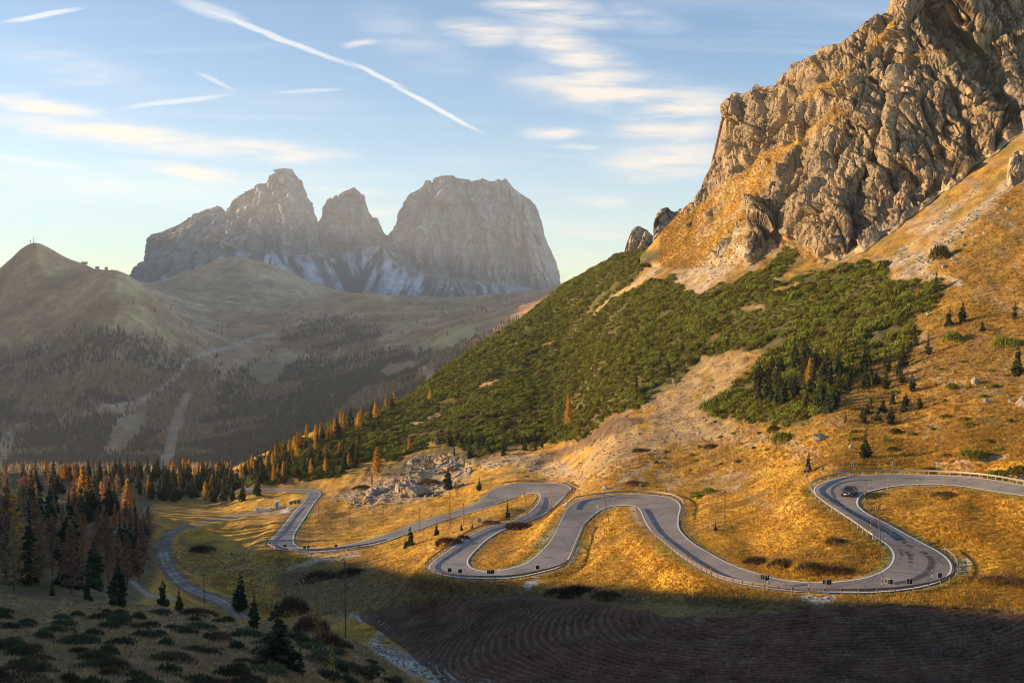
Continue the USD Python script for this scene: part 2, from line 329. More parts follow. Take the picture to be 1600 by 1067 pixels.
_ca, _ct = px(_c[:, 0], _c[:, 1])
_rc = ((EDGE_A + EDGE_B) / 2)[::9]
TRACK_PX = [(480, 786, -73), (440, 793, -73.0), (400, 800, -72.6), (343, 811, -71.8), (305, 818, -71.3), (274, 828, -70.8), (259, 841, -70.0), (255.5, 862, -69.2), (263, 885, -68.5),
            (278, 904, -68.2), (305, 923, -68.0), (343, 938, -68.0), (372, 958, -68.3), (420, 985, -68.6)]
_ta, _tt = px([p[0] for p in TRACK_PX], [p[1] for p in TRACK_PX])
_tz = np.array([p[2] for p in TRACK_PX])
TRACK = np.stack([_ta * _tz / _tt, _tz / _tt, _tz], 1)
_ts = np.r_[0, np.cumsum(np.linalg.norm(np.diff(TRACK, axis=0), axis=1))]
TRACK, TRACK_S = resample(TRACK, _ts, 1.5)
_rt = np.vstack([_rc, TRACK[4:-24:6]])
_pa = np.r_[_ca, _rt[:, 0] / _rt[:, 1]]
_pl = np.r_[np.log(_c[:, 2]), np.log(_rt[:, 1])]
_pt = np.r_[_ct, _rt[:, 2] / _rt[:, 1]]
_key = np.unique(np.round(np.stack([_pa * 300, _pl * 120], 1)), axis=0, return_index=True)[1]
_rbf = RBFInterpolator(np.stack([_pa[_key] * 3, _pl[_key]], 1), _pt[_key], kernel='thin_plate_spline', smoothing=2e-4)
_ga = np.r_[np.linspace(-1.3, -0.6, 12), np.linspace(-0.54, 0.54, 130), np.linspace(0.6, 1.3, 12)]
_gl = np.linspace(math.log(24), math.log(13500), 300)
_GA, _GL = np.meshgrid(_ga, _gl, indexing='ij')
_gt = _rbf(np.stack([_GA.ravel() * 3, _GL.ravel()], 1)).reshape(_GA.shape)
BASE = RectBivariateSpline(_ga, _gl, _gt, kx=3, ky=3)
_road_mid = (EDGE_A + EDGE_B) / 2
_road_half = np.linalg.norm((EDGE_A - EDGE_B)[:, :2], axis=1) / 2
# the carriageway as a cloud of points across its width, for distances to its surface
_across = np.linspace(0, 1, 9)[:, None, None]
_road_cloud = (EDGE_A[None] * (1 - _across) + EDGE_B[None] * _across).reshape(-1, 3)
_road_tree = cKDTree(_road_cloud[:, :2])
_track_tree = cKDTree(TRACK[:, :2])


def terrain_z(x, y):
    """Height of the ground at world points (arrays)."""
    x, y = np.asarray(x, float), np.asarray(y, float)
    z = BASE.ev(np.clip(x / y, -1.3, 1.3), np.log(np.clip(y, 24.5, 13400))) * y
    P = np.stack([x, y, 0 * x], -1)
    near = smoothstep(1100, 500, y)
    relief = near * (0.9 * signed(P / 26.0, 11, 4) * smoothstep(60, 300, y) + 0.35 * signed(P / 6.0, 12, 3))
    hill = smoothstep(230, 420, y + 0.6 * x) * near
    relief = relief + hill * (2.0 * signed(P / 38.0, 15, 5) + 1.5 * (ridged(P / np.array([6.0, 13.0, 1.0]), 16, 4) - 0.6))
    fary = smoothstep(700, 1800, y)
    if np.any(fary > 0):
        w = P.copy()
        relief = relief + fary * y * (0.012 * signed(w / 900.0, 21, 5) + 0.010 * (ridged(w / 420.0, 22, 4) - 0.6) * smoothstep(900, 2600, y))
    near_road = (y > 80) & (y < 480)
    if np.any(near_road):
        q = np.stack([x[near_road], y[near_road]], -1)
        d, k = _road_tree.query(q, distance_upper_bound=14)
        d = np.where(np.isfinite(d), d, 14)
        k = np.where(k < len(_road_cloud), k, 0)
        f = smoothstep(1.3, 7.0, d)
        zz = z[near_road]
        rr = relief[near_road] * smoothstep(0.8, 6.0, d)
        zz = (_road_cloud[k, 2] - 0.10 - 0.12 * smoothstep(0.6, 1.6, d)) * (1 - f) + zz * f + rr
        d2, k2 = _track_tree.query(q, distance_upper_bound=9)
        d2 = np.where(np.isfinite(d2), d2, 9)
        k2 = np.where(k2 < len(TRACK), k2, 0)
        g = smoothstep(2.0, 6.5, d2)
        g = np.where(d < 7, 1, g)
        zz = (TRACK[k2, 2] - 0.08) * (1 - g) + zz * g
        z[near_road] = zz
        relief[near_road] = 0
    return z + relief


COLS = np.r_[np.linspace(-1.25, -0.56, 22), np.linspace(-0.535, 0.535, 720), np.linspace(0.56, 1.25, 22)]
ROWS_NEAR = np.exp(np.r_[np.linspace(math.log(25), math.log(42), 24, endpoint=False), np.linspace(math.log(42), math.log(125), 150, endpoint=False),
                         np.linspace(math.log(125), math.log(420), 400, endpoint=False), np.linspace(math.log(420), math.log(900), 150)])
ROWS_FAR = np.exp(np.linspace(math.log(900), math.log(13000), 250))


def sheet(rows):
    A, Y = np.meshgrid(COLS, rows, indexing='ij')
    X = A * Y
    Z = terrain_z(X.ravel(), Y.ravel()).reshape(X.shape)
    return X, Y, Z


GX, GY, GZ = sheet(ROWS_NEAR)
_GT = np.maximum.accumulate(GZ / GY, axis=1)


def hit(u, v, ymin=0.0):
    """First ground point along the rays of pixels (u, v)."""
    u, v = np.atleast_1d(np.asarray(u, float)), np.atleast_1d(np.asarray(v, float))
    a, t = px(u, v)
    out = np.zeros((len(u), 3))
    i = np.clip(np.interp(a, COLS, np.arange(len(COLS))), 0, len(COLS) - 1.001)
    for n in range(len(u)):
        i0 = int(i[n])
        f = i[n] - i0
        col = GZ[i0] / GY[i0] * (1 - f) + GZ[i0 + 1] / GY[i0] * f
        ok = np.nonzero((col >= t[n]) & (ROWS_NEAR >= ymin))[0]
        k = ok[0] if len(ok) else len(col) - 1
        k = max(k, 1)
        c0, c1 = col[k - 1], col[k]
        g = np.clip((t[n] - c0) / (c1 - c0), 0, 1) if c1 > c0 else 1.0
        y = ROWS_NEAR[k - 1] + g * (ROWS_NEAR[k] - ROWS_NEAR[k - 1])
        x = a[n] * y
        out[n] = (x, y, 0)
    out[:, 2] = terrain_z(out[:, 0], out[:, 1])
    return out


def simple(name, color, rough=0.8, spec=0.3):
    return usdkit.material(stage, '/World/Looks/' + name, {'p': ('principled_bsdf', {'base_color': color, 'roughness': rough, 'specular_ior_level': spec})}, [], surface='p.BSDF')


def ground_material(name, scales=(0.35, 2.2, 9.0), bump=0.25, dist=0.3, lo=0.55, hi=1.45):
    """A surface's own colour (its tint) broken up by three sizes of grain, with the same grain as relief."""
    s1, s2, s3 = scales
    nodes = {
        'geo': ('geometry', {}),
        'tint': ('attribute', {'attribute': 'tint'}),
        'n1': ('noise_texture', {'scale': s1, 'detail': 5.0, 'roughness': 0.6}),
        'n2': ('noise_texture', {'scale': s2, 'detail': 6.0, 'roughness': 0.65}),
        'n3': ('noise_texture', {'scale': s3, 'detail': 4.0, 'roughness': 0.7}),
        'r1': ('map_range', {'from_min': 0.3, 'from_max': 0.7, 'to_min': lo + 0.2, 'to_max': hi - 0.2}),
        'r2': ('map_range', {'from_min': 0.3, 'from_max': 0.7, 'to_min': lo, 'to_max': hi}),
        'm': ('math', {'math_type': 'multiply'}),
        'hsv': ('hsv', {'saturation': 1.0, 'fac': 1.0}),
        'hue': ('map_range', {'from_min': 0.3, 'from_max': 0.7, 'to_min': 0.488, 'to_max': 0.512}),
        'add': ('math', {'math_type': 'multiply_add', 'value2': 0.6}),
        'bump': ('bump', {'strength': bump, 'distance': dist}),
        'p': ('principled_bsdf', {'roughness': 0.9, 'specular_ior_level': 0.15}),
    }
    links = [('geo.position', 'n1.vector'), ('geo.position', 'n2.vector'), ('geo.position', 'n3.vector'), ('n1.fac', 'r1.value'), ('n2.fac', 'r2.value'),
             ('r1.result', 'm.value1'), ('r2.result', 'm.value2'), ('tint.color', 'hsv.color'), ('m.value', 'hsv.value'), ('n1.fac', 'hue.value'), ('hue.result', 'hsv.hue'),
             ('hsv.color', 'p.base_color'), ('n3.fac', 'add.value1'), ('n2.fac', 'add.value3'), ('add.value', 'bump.height'), ('bump.normal', 'p.normal')]
    return usdkit.material(stage, '/World/Looks/' + name, nodes, links, surface='p.BSDF')


def blend(col, m, c):
    return col * (1 - m[..., None]) + np.asarray(c, float) * m[..., None]


GRASS, DRY, OLIVE, SCREE, EARTH, SOIL, SCRUB, GRAVEL = (0.48, 0.265, 0.036), (0.37, 0.235, 0.085), (0.22, 0.18, 0.04), (0.36, 0.31, 0.25), (0.31, 0.22, 0.12), (0.120, 0.056, 0.028), (0.075, 0.072, 0.026), (0.235, 0.195, 0.15)

# ------------------------------------------------------------------ what covers the near ground, by area of the photograph
PINE_POLY = [(500, 672), (560, 640), (640, 580), (720, 550), (800, 500), (870, 444), (940, 408), (985, 388), (1030, 394), (1043, 402), (1010, 425), (975, 445), (960, 455), (1000, 447), (1058, 425), (1066, 448),
             (1100, 452), (1135, 440), (1175, 425), (1205, 410), (1232, 382), (1250, 378), (1246, 405), (1215, 432), (1205, 445), (1262, 430), (1290, 420), (1340, 410), (1372, 410), (1400, 440), (1460, 435),
             (1482, 462), (1430, 487), (1424, 540), (1390, 562), (1345, 566), (1325, 600), (1300, 640), (1260, 664), (1235, 668), (1180, 655), (1120, 655), (1096, 640), (1130, 612), (1160, 590), (1186, 556),
             (1180, 548), (1150, 550), (1110, 555), (1060, 588), (1010, 625), (960, 650), (900, 685), (870, 692), (800, 695), (740, 715), (690, 690), (640, 712), (580, 722), (520, 745), (372, 754), (396, 728), (440, 702)]
PINE_GAPS = [[(1068, 455), (1110, 392), (1150, 365), (1162, 400), (1120, 430), (1092, 452)], [(1150, 478), (1195, 474), (1200, 482), (1160, 488)], [(1252, 478), (1270, 462), (1276, 455), (1270, 475)],
             [(1210, 452), (1245, 440), (1250, 448), (1215, 458)]]
SCREE_STROKES = [([(745, 607), (775, 593)], 5), ([(640, 662), (685, 648)], 6), ([(825, 555), (868, 530)], 5), ([(925, 495), (960, 462), (1040, 415)], 5), ([(1060, 440), (1085, 425), (1140, 375), (1210, 320)], 9),
                 ([(1090, 455), (1130, 415), (1175, 385)], 14), ([(1170, 410), (1205, 380), (1218, 405), (1200, 445)], 18), ([(1385, 415), (1430, 400), (1490, 365), (1540, 320), (1590, 280)], 13), ([(1400, 400), (1470, 345), (1530, 290)], 9),
                 ([(1400, 430), (1440, 425), (1500, 445)], 9), ([(1420, 425), (1470, 390), (1500, 360)], 16), ([(1492, 722), (1530, 722), (1575, 712)], 6), ([(965, 760), (1000, 735), (1040, 715)], 5)]
m_pine = np.clip(mask([PINE_POLY], 3, 14) - mask(PINE_GAPS, 3, 8), 0, 1)
for pts, w in SCREE_STROKES[:6]:
    m_pine = np.clip(m_pine - stroke(pts, w), 0, 1)
m_scree = np.zeros_like(m_pine)
for pts, w in SCREE_STROKES:
    m_scree = np.maximum(m_scree, stroke(pts, w, 2, 5) * (0.55 + 0.45 * (_wu > -0.2)))
m_scree = np.maximum(m_scree, mask(PINE_GAPS[:1], 3, 10) * (_wv > -0.25))
m_scree = np.maximum(m_scree, mask([[(520, 775), (560, 760), (610, 735), (660, 715), (720, 722), (735, 740), (700, 775), (640, 790), (580, 792)]], 3, 14) * 0.8)
m_scree = np.maximum(m_scree, mask([[(690, 722), (800, 708), (860, 712), (900, 730), (860, 752), (820, 732), (740, 728)]], 3, 8) * 0.8)
m_tongue = mask([[(1186, 552), (1110, 555), (1040, 600), (985, 640), (960, 665), (880, 715), (862, 745), (905, 765), (960, 735), (1050, 705), (1140, 690), (1180, 665), (1110, 648), (1135, 610), (1160, 590)]], 8, 18)
m_scar = np.maximum(stroke([(890, 705), (930, 680), (965, 665), (1000, 652)], [8, 26, 30, 10], 3, 8), stroke([(840, 722), (880, 705), (920, 690)], [10, 14, 8], 2, 6))
m_scar = np.maximum(m_scar, mask([[(430, 760), (500, 752), (540, 760), (560, 770), (500, 768)]], 2, 4) * 0.6)
m_field = mask([[(560, 962), (605, 948), (700, 938), (800, 928), (880, 934), (960, 946), (1040, 962), (1100, 966), (1180, 960), (1260, 950), (1340, 946), (1450, 950), (1560, 958), (1620, 966), (2600, 1000), (2600, 1700), (720, 1700), (690, 1062), (640, 1022), (600, 992)]], 2, 6)
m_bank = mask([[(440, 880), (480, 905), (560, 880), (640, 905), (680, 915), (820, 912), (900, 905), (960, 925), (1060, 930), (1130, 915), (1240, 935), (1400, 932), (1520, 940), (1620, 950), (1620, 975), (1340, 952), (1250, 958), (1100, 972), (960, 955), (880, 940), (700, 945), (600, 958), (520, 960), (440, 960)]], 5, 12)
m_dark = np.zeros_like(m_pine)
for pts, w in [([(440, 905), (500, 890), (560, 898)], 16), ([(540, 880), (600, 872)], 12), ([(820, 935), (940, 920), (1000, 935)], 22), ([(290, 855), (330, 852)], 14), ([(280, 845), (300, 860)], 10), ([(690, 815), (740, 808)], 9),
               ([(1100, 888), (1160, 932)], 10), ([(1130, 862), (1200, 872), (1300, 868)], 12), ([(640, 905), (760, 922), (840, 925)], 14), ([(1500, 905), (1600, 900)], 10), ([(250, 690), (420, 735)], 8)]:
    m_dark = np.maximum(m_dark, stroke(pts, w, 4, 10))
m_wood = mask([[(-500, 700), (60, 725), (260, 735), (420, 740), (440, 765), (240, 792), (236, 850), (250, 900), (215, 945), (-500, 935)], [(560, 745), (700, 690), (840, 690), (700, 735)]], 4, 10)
m_knoll = mask([[(-500, 935), (240, 945), (400, 965), (560, 985), (660, 1075), (560, 1700), (-500, 1700)]], 4, 6)
m_stone = np.zeros_like(m_pine)
STREAM_PX = [(530, 958), (562, 966), (590, 973), (611, 978), (600, 990), (584, 1004), (596, 1018), (626, 1030), (662, 1046), (694, 1064), (720, 1085), (740, 1130)]
m_stone = np.maximum(m_stone, stroke(STREAM_PX, [3, 6, 7, 9, 11, 13, 17, 22, 28, 34, 40, 50], 1.5, 5))
for pts, w in [([(450, 888), (520, 872), (560, 866)], 5), ([(475, 870), (550, 858)], 3), ([(1255, 935), (1275, 940), (1300, 935)], 10), ([(1484, 878), (1505, 890), (1510, 880)], 20), ([(838, 905), (825, 915)], 14), ([(905, 850), (892, 880)], 8),
               ([(990, 797), (1005, 815)], 14), ([(840, 850), (870, 830)], 8), ([(870, 770), (880, 785)], 8), ([(400, 798), (440, 795), (462, 800)], 9), ([(200, 905), (235, 930), (270, 935)], 4)]:
    m_stone = np.maximum(m_stone, stroke(pts, w, 2, 4))


def near_tint(X, Y, Z):
    u, v = to_px(X / Y, Z / Y)
    P = np.stack([X, Y, 0 * X], -1)
    n1, n2 = signed(P / 14.0, 61, 4), signed(P / 4.0, 62, 3)
    col = np.empty(X.shape + (3,))
    col[:] = GRASS
    col = blend(col, smoothstep(-0.1, 0.5, n1) * 0.6, DRY)
    col = blend(col, smoothstep(0.1, 0.45, n2 + 0.5 * n1) * 0.5, (0.27, 0.13, 0.045))
    col = blend(col, smoothstep(0.15, 0.5, signed(P / 9.0, 63, 3)) * 0.45, OLIVE)
    up = smoothstep(190, 230, Y + 0.3 * X) * smoothstep(900, 960, u)
    col = blend(col, smoothstep(215, 330, Y + 0.4 * X) * smoothstep(960, 1060, u) * 0.75, (0.235, 0.138, 0.035))
    col = blend(col, up * smoothstep(0.05, 0.35, signed(P / np.array([16.0, 7.0, 1.0]), 67, 4)) * 0.75, (0.21, 0.125, 0.045))
    col = blend(col, up * smoothstep(0.2, 0.45, signed(P / 5.0, 68, 3)) * 0.6, (0.14, 0.13, 0.045))
    col = blend(col, up * smoothstep(0.12, 0.4, signed(P / np.array([5.0, 22.0, 1.0]), 70, 4)) * 0.5, (0.34, 0.26, 0.185))
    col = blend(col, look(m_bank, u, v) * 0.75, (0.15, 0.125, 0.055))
    col = blend(col, look(m_tongue, u, v) * 0.85 * smoothstep(-0.5, 0.1, n2 + 0.4 * n1), EARTH)
    col = blend(col, look(m_tongue, u, v) * smoothstep(0.15, 0.4, signed(P / np.array([2.2, 9.0, 1.0]), 69, 3)) * 0.6, (0.26, 0.17, 0.085))
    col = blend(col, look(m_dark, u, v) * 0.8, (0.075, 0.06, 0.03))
    col = blend(col, look(m_scree, u, v) * (0.7 + 0.3 * n2), SCREE)
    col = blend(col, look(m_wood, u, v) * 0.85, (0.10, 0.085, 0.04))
    col = blend(col, look(m_pine, u, v) * 0.9 * (Y > 225), SCRUB)
    col = blend(col, look(m_scar, u, v) * 0.85, (0.10, 0.065, 0.045))
    kn = look(m_knoll, u, v) * (Y < 150)
    col = blend(col, kn, (0.44, 0.31, 0.15))
    col = blend(col, kn * smoothstep(0.05, 0.35, n1 + 0.6 * n2) * 0.8, (0.10, 0.10, 0.045))
    col = blend(col, look(m_field, u, v) * (Y > 90), SOIL)
    col = blend(col, np.clip(look(m_stone, u, v) * (0.75 + 0.6 * n2), 0, 1) * (Y > 88), (0.42, 0.40, 0.36))
    q = np.stack([X.ravel(), Y.ravel()], -1)
    d = np.minimum(_road_tree.query(q, distance_upper_bound=4)[0], 4).reshape(X.shape)
    col = blend(col, smoothstep(2.0, 0.5, d) * (0.45 + 0.4 * n2), (0.24, 0.2, 0.12))
    col = blend(col, smoothstep(3.6, 1.2, d) * smoothstep(0.0, 0.4, signed(P / 20.0, 66, 3)) * 0.6, (0.17, 0.19, 0.035))
    d = np.minimum(_track_tree.query(q, distance_upper_bound=5)[0], 5).reshape(X.shape)
    col = blend(col, smoothstep(2.7, 1.6, d + 0.5 * n2), GRAVEL)
    col = blend(col, smoothstep(0.45, 0.2, np.abs(d - 0.85)) * smoothstep(-0.3, 0.3, n1) * 0.7, (0.5, 0.46, 0.41))
    return np.clip(col, 0.01, 0.9)


M_ground = ground_material('ground_cover', (0.25, 1.8, 6.0), 0.7, 0.5, 0.42, 1.58)
M_far = ground_material('far_hillside', (0.012, 0.05, 0.16), 0.5, 6.0, 0.7, 1.3)
M_rock = ground_material('cliff_stone', (0.05, 0.35, 1.3), 0.55, 0.8, 0.65, 1.35)
M_cliff = usdkit.material(stage, '/World/Looks/fractured_limestone', {
    'geo': ('geometry', {}), 'tint': ('attribute', {'attribute': 'tint'}), 'map': ('mapping', {'scale': (0.34, 0.34, 0.085), 'rotation': (0.0, 0.12, 0.3)}), 'map2': ('mapping', {'scale': (0.10, 0.10, 0.42), 'rotation': (0.0, -0.35, 0.0)}),
    'w': ('noise_texture', {'scale': 0.25, 'detail': 4.0}), 'wm': ('mix_vector', {'fac': 0.5}), 'cr': ('voronoi_texture', {'feature': 'distance_to_edge', 'scale': 1.0}), 'crr': ('map_range', {'from_min': 0.0, 'from_max': 0.10, 'to_min': 0.0, 'to_max': 1.0, 'clamp': True}),
    'bed': ('noise_texture', {'scale': 1.0, 'detail': 4.0, 'roughness': 0.6}), 'n': ('noise_texture', {'scale': 0.9, 'detail': 8.0, 'roughness': 0.7}), 'n2': ('noise_texture', {'scale': 0.08, 'detail': 5.0}), 'st': ('mapping', {'scale': (0.45, 0.45, 0.04)}), 'stn': ('noise_texture', {'scale': 1.0, 'detail': 5.0, 'roughness': 0.65}),
    'rk': ('attribute', {'attribute': 'rocky'}), 'h1': ('math', {'math_type': 'multiply_add', 'value2': 0.8}), 'h2': ('math', {'math_type': 'multiply_add', 'value2': 1.3}), 'bump': ('bump', {'strength': 1.0, 'distance': 1.1}),
    'v1': ('map_range', {'from_min': 0.3, 'from_max': 0.7, 'to_min': 0.7, 'to_max': 1.3}), 'v2': ('map_range', {'from_min': 0.3, 'from_max': 0.7, 'to_min': 0.6, 'to_max': 1.35}), 'v3': ('map_range', {'from_min': 0.3, 'from_max': 0.7, 'to_min': 0.75, 'to_max': 1.2}), 'm1': ('math', {'math_type': 'multiply'}), 'm2': ('math', {'math_type': 'multiply'}),
    'hsv': ('hsv', {'fac': 1.0}), 'p': ('principled_bsdf', {'roughness': 0.92, 'specular_ior_level': 0.12})},
    [('geo.position', 'map.vector'), ('geo.position', 'map2.vector'), ('geo.position', 'w.vector'), ('map.vector', 'wm.a'), ('w.color', 'wm.b'), ('wm.result', 'cr.vector'), ('cr.distance', 'crr.value'), ('map2.vector', 'bed.vector'), ('geo.position', 'n.vector'), ('geo.position', 'n2.vector'),
     ('geo.position', 'st.vector'), ('st.vector', 'stn.vector'), ('crr.result', 'h1.value1'), ('n.fac', 'h1.value3'), ('bed.fac', 'h2.value1'), ('h1.value', 'h2.value3'), ('h2.value', 'bump.height'), ('rk.fac', 'bump.strength'), ('bump.normal', 'p.normal'), ('n.fac', 'v1.value'), ('stn.fac', 'v2.value'), ('n2.fac', 'v3.value'),
     ('v1.result', 'm1.value1'), ('v2.result', 'm1.value2'), ('m1.value', 'm2.value1'), ('v3.result', 'm2.value2'), ('tint.color', 'hsv.color'), ('m2.value', 'hsv.value'), ('hsv.color', 'p.base_color')], surface='p.BSDF')
M_massif = ground_material('distant_stone', (0.006, 0.022, 0.08), 0.8, 14.0, 0.6, 1.4)

structure(obj('ground', (np.stack([GX, GY, GZ], -1).reshape(-1, 3), grid_faces(*GX.shape)), M_ground, smooth=True, tint=near_tint(GX, GY, GZ).reshape(-1, 3)),
          'golden autumn meadow slope with dwarf pine ground and banks')

# ---- far valley
FX, FY, FZ = sheet(ROWS_FAR)
m_fforest = mask([[(-200, 560), (60, 540), (120, 510), (200, 520), (300, 560), (340, 590), (270, 605), (200, 630), (110, 650), (60, 668), (0, 690), (-200, 700)],
                  [(20, 690), (150, 650), (190, 655), (170, 690), (140, 730), (60, 760), (20, 740)], [(180, 660), (250, 620), (300, 600), (330, 600), (300, 660), (270, 740), (170, 740)],
                  [(300, 620), (350, 590), (420, 600), (470, 590), (560, 580), (640, 570), (660, 600), (560, 680), (420, 720), (290, 740), (280, 690)],
                  [(440, 520), (500, 500), (560, 505), (600, 520), (580, 545), (500, 550), (450, 545)], [(640, 560), (700, 545), (760, 520), (830, 500), (870, 490), (700, 590)], [(330, 600), (420, 560), (500, 565), (640, 540), (640, 575), (520, 590), (400, 605)]], 5, 16)
m_fmead = mask([[(385, 585), (400, 570), (430, 555), (450, 548), (470, 560), (440, 575), (430, 600), (400, 600)], [(660, 545), (720, 512), (745, 510), (740, 530), (690, 550)], [(590, 580), (640, 560), (650, 575), (600, 592)], [(165, 700), (180, 660), (225, 640), (240, 625), (225, 660), (185, 715)]], 3, 6)
m_froad = np.zeros_like(m_pine)
for pts, w in [([(0, 688), (25, 668), (50, 658)], 2.6), ([(160, 637), (215, 628), (255, 605), (283, 582), (285, 570), (310, 556), (360, 542), (400, 526), (430, 522)], 2.6), ([(165, 690), (190, 650), (240, 615)], 1.5)]:
    m_froad = np.maximum(m_froad, stroke(pts, w, 1.2, 2))
m_fbare = np.maximum(stroke([(255, 735), (270, 690), (285, 640), (300, 612)], [30, 22, 20, 8], 3, 8), stroke([(40, 745), (30, 720), (90, 665)], [30, 26, 12], 4, 8))
m_fbare = stroke([(255, 735), (270, 690), (285, 640), (300, 612)], [24, 18, 16, 8], 3, 8)
m_fbare = np.maximum(m_fbare, stroke([(430, 430), (470, 445), (520, 468)], [10, 12, 6], 3, 6))


def far_tint(X, Y, Z):
    u, v = to_px(X / Y, Z / Y)
    P = np.stack([X, Y, 0 * X], -1)
    n1 = signed(P / 240.0, 71, 5)
    col = np.empty(X.shape + (3,))
    col[:] = (0.40, 0.26, 0.135)
    col = blend(col, smoothstep(-0.2, 0.4, n1) * 0.6, (0.27, 0.165, 0.085))
    col = blend(col, smoothstep(0.1, 0.4, signed(P / 500.0, 73, 4)) * 0.5, (0.33, 0.25, 0.11))
    col = col * (1 + 0.5 * signed(P / 70.0, 74, 4) + 0.25 * signed(P / 22.0, 75, 2))[..., None]
    col = blend(col, smoothstep(0.12, 0.4, signed(P / 180.0, 76, 4)) * 0.5, (0.20, 0.13, 0.07))
    col = blend(col, look(m_fmead, u, v) * 0.8, (0.42, 0.38, 0.17))
    col = blend(col, look(m_fforest, u, v) * 0.75, (0.19, 0.145, 0.08))
    col = blend(col, look(m_fbare, u, v) * 0.6, (0.40, 0.33, 0.22))
    col = blend(col, look(m_froad, u, v) * 0.8, (0.55, 0.51, 0.44))
    return np.clip(col * (1.45, 1.17, 0.98), 0.01, 0.6)


structure(obj('valley', (np.stack([FX, FY, FZ], -1).reshape(-1, 3), grid_faces(*FX.shape)), M_far, smooth=True, tint=far_tint(FX, FY, FZ).reshape(-1, 3)),
          'hazy brown valley and pasture hills below the rock massif')


# ---- rock walls
def cells(P, size, seed, sharp=0.6, warp=0.35):
    """Fractured blocks: every cell a tilted flat face of its own, with clefts between; about -1 to 1; size: metres along x, y, z."""
    Q = P.reshape(-1, 3) / np.asarray(size, float)
    Q = Q + warp * np.stack([signed(Q * 0.9, seed + 1, 2), signed(Q * 0.9, seed + 2, 2), signed(Q * 0.9, seed + 3, 2)], -1)
    key = np.unique(np.floor(Q).astype(np.int64), axis=0)
    around = np.array([(i, j, k) for i in (-1, 0, 1) for j in (-1, 0, 1) for k in (-1, 0, 1)])
    key = np.unique((key[:, None] + around[None]).reshape(-1, 3), axis=0)
    r = np.stack([meshkit.noise(key * 7.31 + 0.5, seed + 10 + q) for q in range(7)], -1)
    r = (r * 43.7) % 1.0
    c = key + r[:, :3]
    d, k = cKDTree(c).query(Q, k=2)
    gap = np.clip((d[:, 1] - d[:, 0]) / (0.22 * sharp), 0, 1)
    k = k[:, 0]
    out = 1.0 * (r[k, 3] - 0.5) + 1.5 * ((r[k, 4:7] - 0.5) * (Q - c[k]) * (1.2, 1.2, 0.5)).sum(1) - 0.35 * (1 - gap)
    return out.reshape(P.shape[:-1])


def face_normals(P):
    du, dv = np.gradient(P, axis=0), np.gradient(P, axis=1)
    n = np.cross(du, dv)
    n /= np.linalg.norm(n, axis=-1, keepdims=True) + 1e-9
    n[(n[..., 1] > 0)] *= -1
    return n


SKYLINE = [(930, 430), (940, 427), (985, 404), (1000, 403), (1012, 388), (1040, 356), (1062, 332), (1070, 322), (1086, 311), (1095, 290), (1112, 259), (1122, 235), (1129, 221), (1132, 195), (1135, 178), (1142, 160), (1150, 146), (1165, 147), (1184, 131),
           (1190, 137), (1199, 137), (1214, 133), (1225, 116), (1244, 99), (1270, 88), (1285, 75), (1311, 67), (1330, 54), (1356, 34), (1386, 11), (1400, -15), (1450, -60), (1600, -180), (1900, -350), (2300, -500)]
FOOT = [(930, 437), (940, 434), (985, 412), (1050, 417), (1110, 412), (1165, 410), (1215, 380), (1245, 395), (1270, 404), (1310, 404), (1345, 392), (1400, 352), (1470, 300), (1540, 244), (1600, 203), (1750, 122), (2300, -50)]
FOOT = [(u, v + (26 * (float(meshkit.fbm(np.array([u / 26.0, 0.5, 0.5]), 3, 861)) - 0.5) if u > 1165 else 0)) for u in range(930, 2301, 3) for v in [float(np.interp(u, *np.array(FOOT, float).T))]]
cu = np.r_[np.linspace(1000, 1050, 40, endpoint=False), np.linspace(1050, 1640, 640, endpoint=False), np.linspace(1640, 2250, 60)]
ct = np.linspace(0, 1, 440)
vs_, vf_ = np.interp(cu, *np.array(SKYLINE, float).T), np.interp(cu, *np.array(FOOT, float).T) + 6
CV = vf_[:, None] + (vs_ - vf_)[:, None] * ct[None]
CU = np.repeat(cu[:, None], len(ct), 1)
m_band = mask([[(900, 470), (960, 405), (985, 390), (1060, 325), (1064, 338), (1112, 299), (1157, 265), (1195, 235), (1240, 220), (1268, 205), (1232, 241), (1210, 271), (1187, 298), (1155, 318), (1182, 338), (1168, 372), (1160, 425), (1100, 460)],
               [(1165, 425), (1172, 400), (1215, 368), (1262, 388), (1300, 420)]], 3, 8)
for pts, w in [([(1225, 192), (1275, 142), (1311, 112), (1345, 82)], [4, 10, 9, 4]), ([(1250, 215), (1300, 170), (1335, 150)], [6, 8, 3]), ([(1330, 100), (1397, 37)], [3, 9]), ([(1405, 92), (1450, 80), (1490, 88)], [4, 9, 3]), ([(1290, 190), (1330, 150), (1370, 110)], [3, 6, 3]), ([(1430, 105), (1470, 120)], 3)]:
    m_band = np.maximum(m_band, stroke(pts, w, 2, 7))
for pts, w in [([(1122, 402), (1136, 375), (1152, 348)], [5, 9, 5]), ([(1098, 362), (1112, 345), (1128, 326)], [3, 6, 3]), ([(1140, 304), (1152, 292), (1168, 283)], [3, 6, 3]), ([(1075, 352), (1090, 338)], [3, 4]), ([(1180, 270), (1200, 250)], [4, 5])]:
    m_band = np.clip(m_band - stroke(pts, w, 2, 8), 0, 1)
band = look(m_band, CU, CV)
lowfreq = signed(np.stack([CU / 55.0, CV / 45.0, 0 * CU], -1), 81, 3)
tan_s = np.exp(np.log(1.9 * np.exp(0.55 * lowfreq)) * (1 - band) + np.log(0.62) * band)
ledge = signed(np.stack([(CU - 0.8 * CV) / 150.0, (CV + 0.75 * CU) / 13.0, 0 * CU], -1), 811, 3)
tan_s = tan_s * np.exp(1.5 * ledge * (1 - band))
tan_s = gaussian_filter(tan_s, (4, 2))
CA, CT = px(CU, CV)
